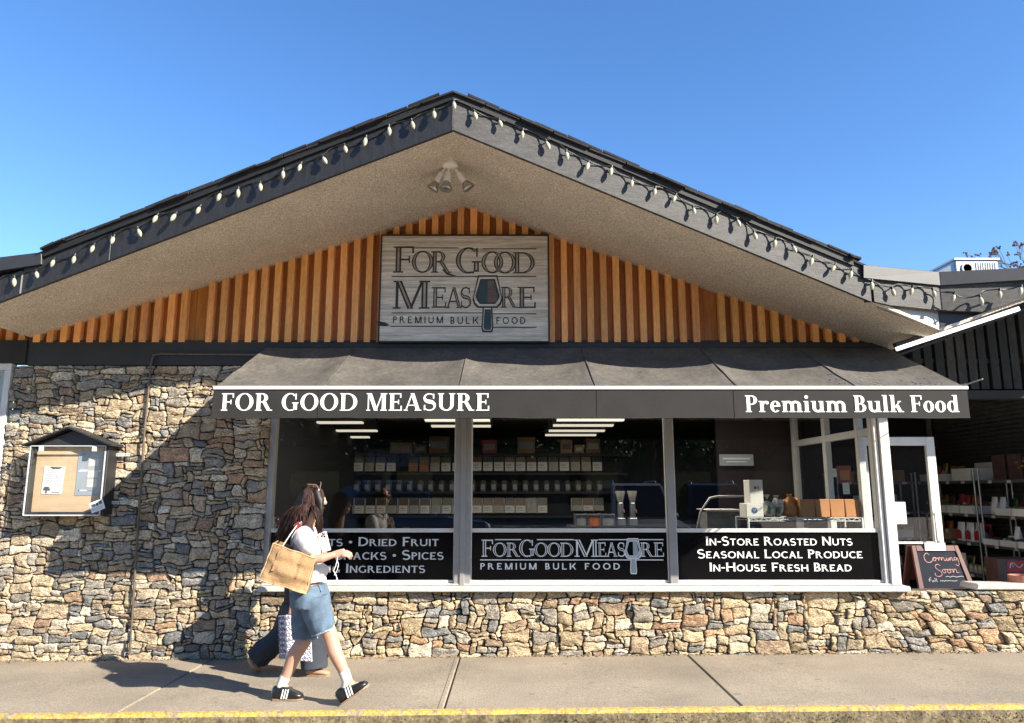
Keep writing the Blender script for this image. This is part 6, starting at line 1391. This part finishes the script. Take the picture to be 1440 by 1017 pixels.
# ------------------------------------------------------------------ the street side behind the viewer, seen mirrored in the glass
mat('car_blue', (.03, .10, .22), .3, .05, 2, coat=.6); mat('car_black', (.012, .012, .014), .3, .05, 2, coat=.6); mat('car_silver', (.42, .43, .44), .35, .05, 2, metal=.4, coat=.4); mat('car_glass', (.02, .025, .03), .06, .1, 2); mat('tyre', (.015, .015, .015), .8); mat('rim', (.4, .4, .42), .35, .1, metal=.7); mat('lamp_clear', (.7, .7, .72), .15); mat('tail_red', (.35, .02, .02), .25)
def car(label, x, y, paint, suv, rz=0.0):
    t = thing('parked_car', label, 'car', (x, y, -.12)); Z = -.12; h = 1.88 if suv else 1.45; L_ = 4.5
    ca, sa = math.cos(rz), math.sin(rz); T = lambda a, b, c: Vector((x + a * ca - b * sa, y + a * sa + b * ca, Z + c))
    prof = [(-2.2, .35), (-2.25, .6), (-2.15, .86), (-1.15, .98), (1.9 if suv else 1.5, 1.0), (2.15, .92), (2.25, .6), (2.2, .35)]
    m = MB(); rs = []
    for f, k in ((-.9, .93), (-.82, 1), (.82, 1), (.9, .93)): rs.append([T(a * (1 if abs(f) < .85 else .985), f, .62 + (c - .62) * k) for a, c in prof])
    m.rings(rs); m.build('body', MATS[paint], t, bevel=.03, seg=2, smooth=40)
    cab = [(-1.15, .975), (-.45, h - .06), (-.2, h), (1.3 if suv else .8, h - .02), (1.75 if suv else 1.45, h - .12 if suv else 1.15), (2.0 if suv else 1.75, .985)]
    m = MB(); m.rings([[T(a, f * (.84 if c < 1.0 else .68), c) for a, c in cab] for f in (-1, 1)]); m.build('cabin', MATS[paint], t, bevel=.03, seg=2, smooth=40)
    m = MB()
    for f in (-1, 1):
        gl = [(-.95, 1.04), (-.40, h - .13), (1.2 if suv else .75, h - .12), (1.6 if suv else 1.35, 1.04)]; m.add([T(a, f * (.845 - .16 * (c - .98) / (h - .98) + .006), c) for a, c in gl], [(0, 1, 2, 3)])
    m.add([T(-1.12, -.7, 1.03), T(-1.12, .7, 1.03), T(-.47, .6, h - .08), T(-.47, -.6, h - .08)], [(0, 1, 2, 3)]); m.v[-4:] = [tuple(Vector(p) + T(-.02, 0, .015) - T(0, 0, 0)) for p in m.v[-4:]]
    m.build('windows', MATS['car_glass'], t)
    for a in (-1.4, 1.38):
        for f in (-.84, .84):
            m = MB(); d = T(0, 1, 0) - T(0, 0, 0); m.lathe(T(a, f, .34) - d * .11, [(0, 0), (.30, 0), (.34, .03), (.34, .19), (.30, .22), (0, .22)], d, 22); wh = m.build('wheel', MATS['tyre'], t, smooth=40)
            m = MB(); m.lathe(T(a, f, .34) - d * .115, [(.0, 0), (.2, 0), (.21, .01), (.21, .22), (.2, .23), (.0, .23)], d, 18); m.build('rim', MATS['rim'], wh, smooth=40)
    for f in (-.62, .62):
        m = MB(); c = T(-2.2, f, .72); m.ball(c, .07, .18, .09); m.build('headlight', MATS['lamp_clear'], t, smooth=180); m = MB(); c = T(2.2, f, .82); m.ball(c, .06, .14, .12); m.build('tail_light', MATS['tail_red'], t, smooth=180)
    m = MB()
    for k in range(5): a_, b_ = T(-2.262, -.42, .60 + k * .045), T(-2.262, .42, .60 + k * .045); m.tube([a_, b_], .012, 6)
    m.build('grille', MATS['rim'], t); m = MB(); m.tube([T(-2.24, -.78, .44), T(-2.29, -.4, .44), T(-2.29, .4, .44), T(-2.24, .78, .44)], .07, 8); m.build('bumper', MATS['rim'] if paint == 'car_silver' else MATS[paint], t, smooth=60)
    if suv:
        for f in (-.58, .58): m = MB(); m.tube([T(-.1, f, h - .02), T(0, f, h + .06), T(1.2, f, h + .06), T(1.35, f, h - .02)], .022, 8); m.build('roof_rail', MATS['rim'], t, smooth=60)
    for f in (-.93, .93): m = MB(); m.ball(T(-.75, f, 1.05), .07, .10, .08); m.build('mirror', MATS[paint], t, smooth=180)
car('blue parked car mirrored in the left display window', -2.9, -5.8, 'car_blue', True, 3.05)
car('black parked wagon mirrored in the right display window beside the slim post', 5.6, -5.9, 'car_black', True, -1.45)
car('silver parked wagon nose to the shop, mirrored right of centre in the middle window', 3.3, -5.2, 'car_silver', True, -1.62)
car('silver parked car mirrored faintly behind the wide window post', -9.0, -6.2, 'car_silver', False, .05)
# dark building over the road
mat('far_wall', (.15, .12, .10), .9, .15, 1.2, fine=.2); mat('far_roof', (.05, .045, .045), .9, .3, 5); mat('far_sign', (.22, .28, .38), .6)
fb = thing('far_building', 'low brown building across the street, mirrored in the shop windows', 'building', (2, -30, 0))
m = MB(); m.box(-22, 26, -38, -30, -.2, 4.2); m.build('wall', MATS['far_wall'], fb)
m = MB(); m.prism([(-23, 4.2), (27, 4.2), (24, 6.2), (2, 8.2), (-20, 6.2)], -39, -29.4); m.build('roof', MATS['far_roof'], fb)
for k in range(8): x = -19 + k * 5.6; m = MB(); m.box(x, x + 3, -30.0, -29.95, .7, 2.7); m.build('window', MATS['car_glass'], fb)
m = MB(); m.box(-9.5, -5.5, -29.94, -29.8, 3.0, 4.0); m.build('sign_board', MATS['far_sign'], fb)
mat('bark', (.11, .075, .055), .9, .35, 12, bump=.5, bs=30); mat('foliage', (.055, .085, .025), .7, .45, 2.5, attr=True)
def leafy(x, y, h, r, label, seed):
    t = thing('leafy_tree', label, 'tree', (x, y, -.12), 'trees across the street'); rg = random.Random(seed); m = MB(); m.tube([(x, y, -.12), (x + .1, y, h * .3), (x, y + .1, h * .7)], [.28, .2, .06], 8); br = []
    for k in range(7):
        a = rg.uniform(0, 6.3); z = h * rg.uniform(.3, .6); e = Vector((x + r * .7 * math.cos(a), y + r * .7 * math.sin(a), z + h * .22)); m.tube([(x, y, z), e], [.08, .02], 5); br.append(e)
    m.build('trunk', MATS['bark'], t, smooth=60); m = MB(); cl = [Vector((x + rg.gauss(0, r * .5), y + rg.gauss(0, r * .5), h * rg.uniform(.4, 1))) for _ in range(26)]
    for c in cl:
        v = rg.uniform(.6, 1.4); m.tint = (v, v, v * .9)
        for k in range(90):
            p_ = c + Vector((rg.gauss(0, r * .2), rg.gauss(0, r * .2), rg.gauss(0, r * .16))); a = Vector((rg.uniform(-1, 1), rg.uniform(-1, 1), rg.uniform(-1, 1))).normalized() * .16; b = a.cross(Vector((rg.uniform(-1, 1), rg.uniform(-1, 1), .5))).normalized() * .09
            m.add([p_ - a, p_ - b, p_ + a, p_ + b], [(0, 1, 2, 3)])
    m.build('crown', MATS['foliage'], t)
for k, (x, y, h, r) in enumerate(((-16, -22, 8.5, 3.4), (-8, -25, 9.5, 3.6), (0, -26, 8.5, 3.2), (7.5, -25, 9, 3.4), (13.5, -27, 10, 3.8), (-24, -24, 9, 3.5))): leafy(x, y, h, r, 'green leafy tree across the street, mirrored darkly in the shop windows', 40 + k)
# bare twig tree beyond the roof at the right picture edge
mat('twig', (.16, .11, .12), .8, .3, 9)
c = at(1452, 362, 20); bt = thing('bare_tree', 'bare reddish twig tree rising behind the roof at the right picture edge', 'tree', (c.x + 1.6, 20, 0)); m = MB(); rg = random.Random(12); tips = []
def grow(p_, d, l, r_, n):
    q = p_ + d * l; m.tube([p_, p_.lerp(q, .5) + Vector((rg.gauss(0, .03), rg.gauss(0, .03), 0)) * l, q], [r_, r_ * .85, r_ * .65], 5)
    if n == 0: tips.append(q); return
    for k in range(rg.choice((2, 3, 3))):
        e = (d + Vector((rg.gauss(0, .55), rg.gauss(0, .55), rg.gauss(.1, .35)))).normalized(); grow(q, e, l * rg.uniform(.62, .85), r_ * .6, n - 1)
b_ = Vector((c.x + 1.6, 20, 0)); m.tube([b_, b_ + Vector((.1, 0, c.z * .5)), b_ + Vector((0, 0, c.z * .92))], [.16, .11, .06], 7)
top_ = Vector((c.x + 1.6, 20, c.z * .86))
for k in range(7): grow(top_ + Vector((0, 0, rg.uniform(-1.2, .6))), Vector((-1 if k < 5 else .8, rg.uniform(-.7, .7), rg.uniform(.0, .6))).normalized(), 1.1, .035, 3)
m.build('trunk', MATS['bark'], bt); m = MB()
for q in tips:
    for k in range(5): d = Vector((rg.gauss(0, 1), rg.gauss(0, 1), rg.gauss(.2, 1))).normalized() * .035; p_ = q + d * rg.uniform(0, 3); m.ball(p_, .028, .028, .035, 5, 4)
m.build('buds', MATS['twig'], bt)
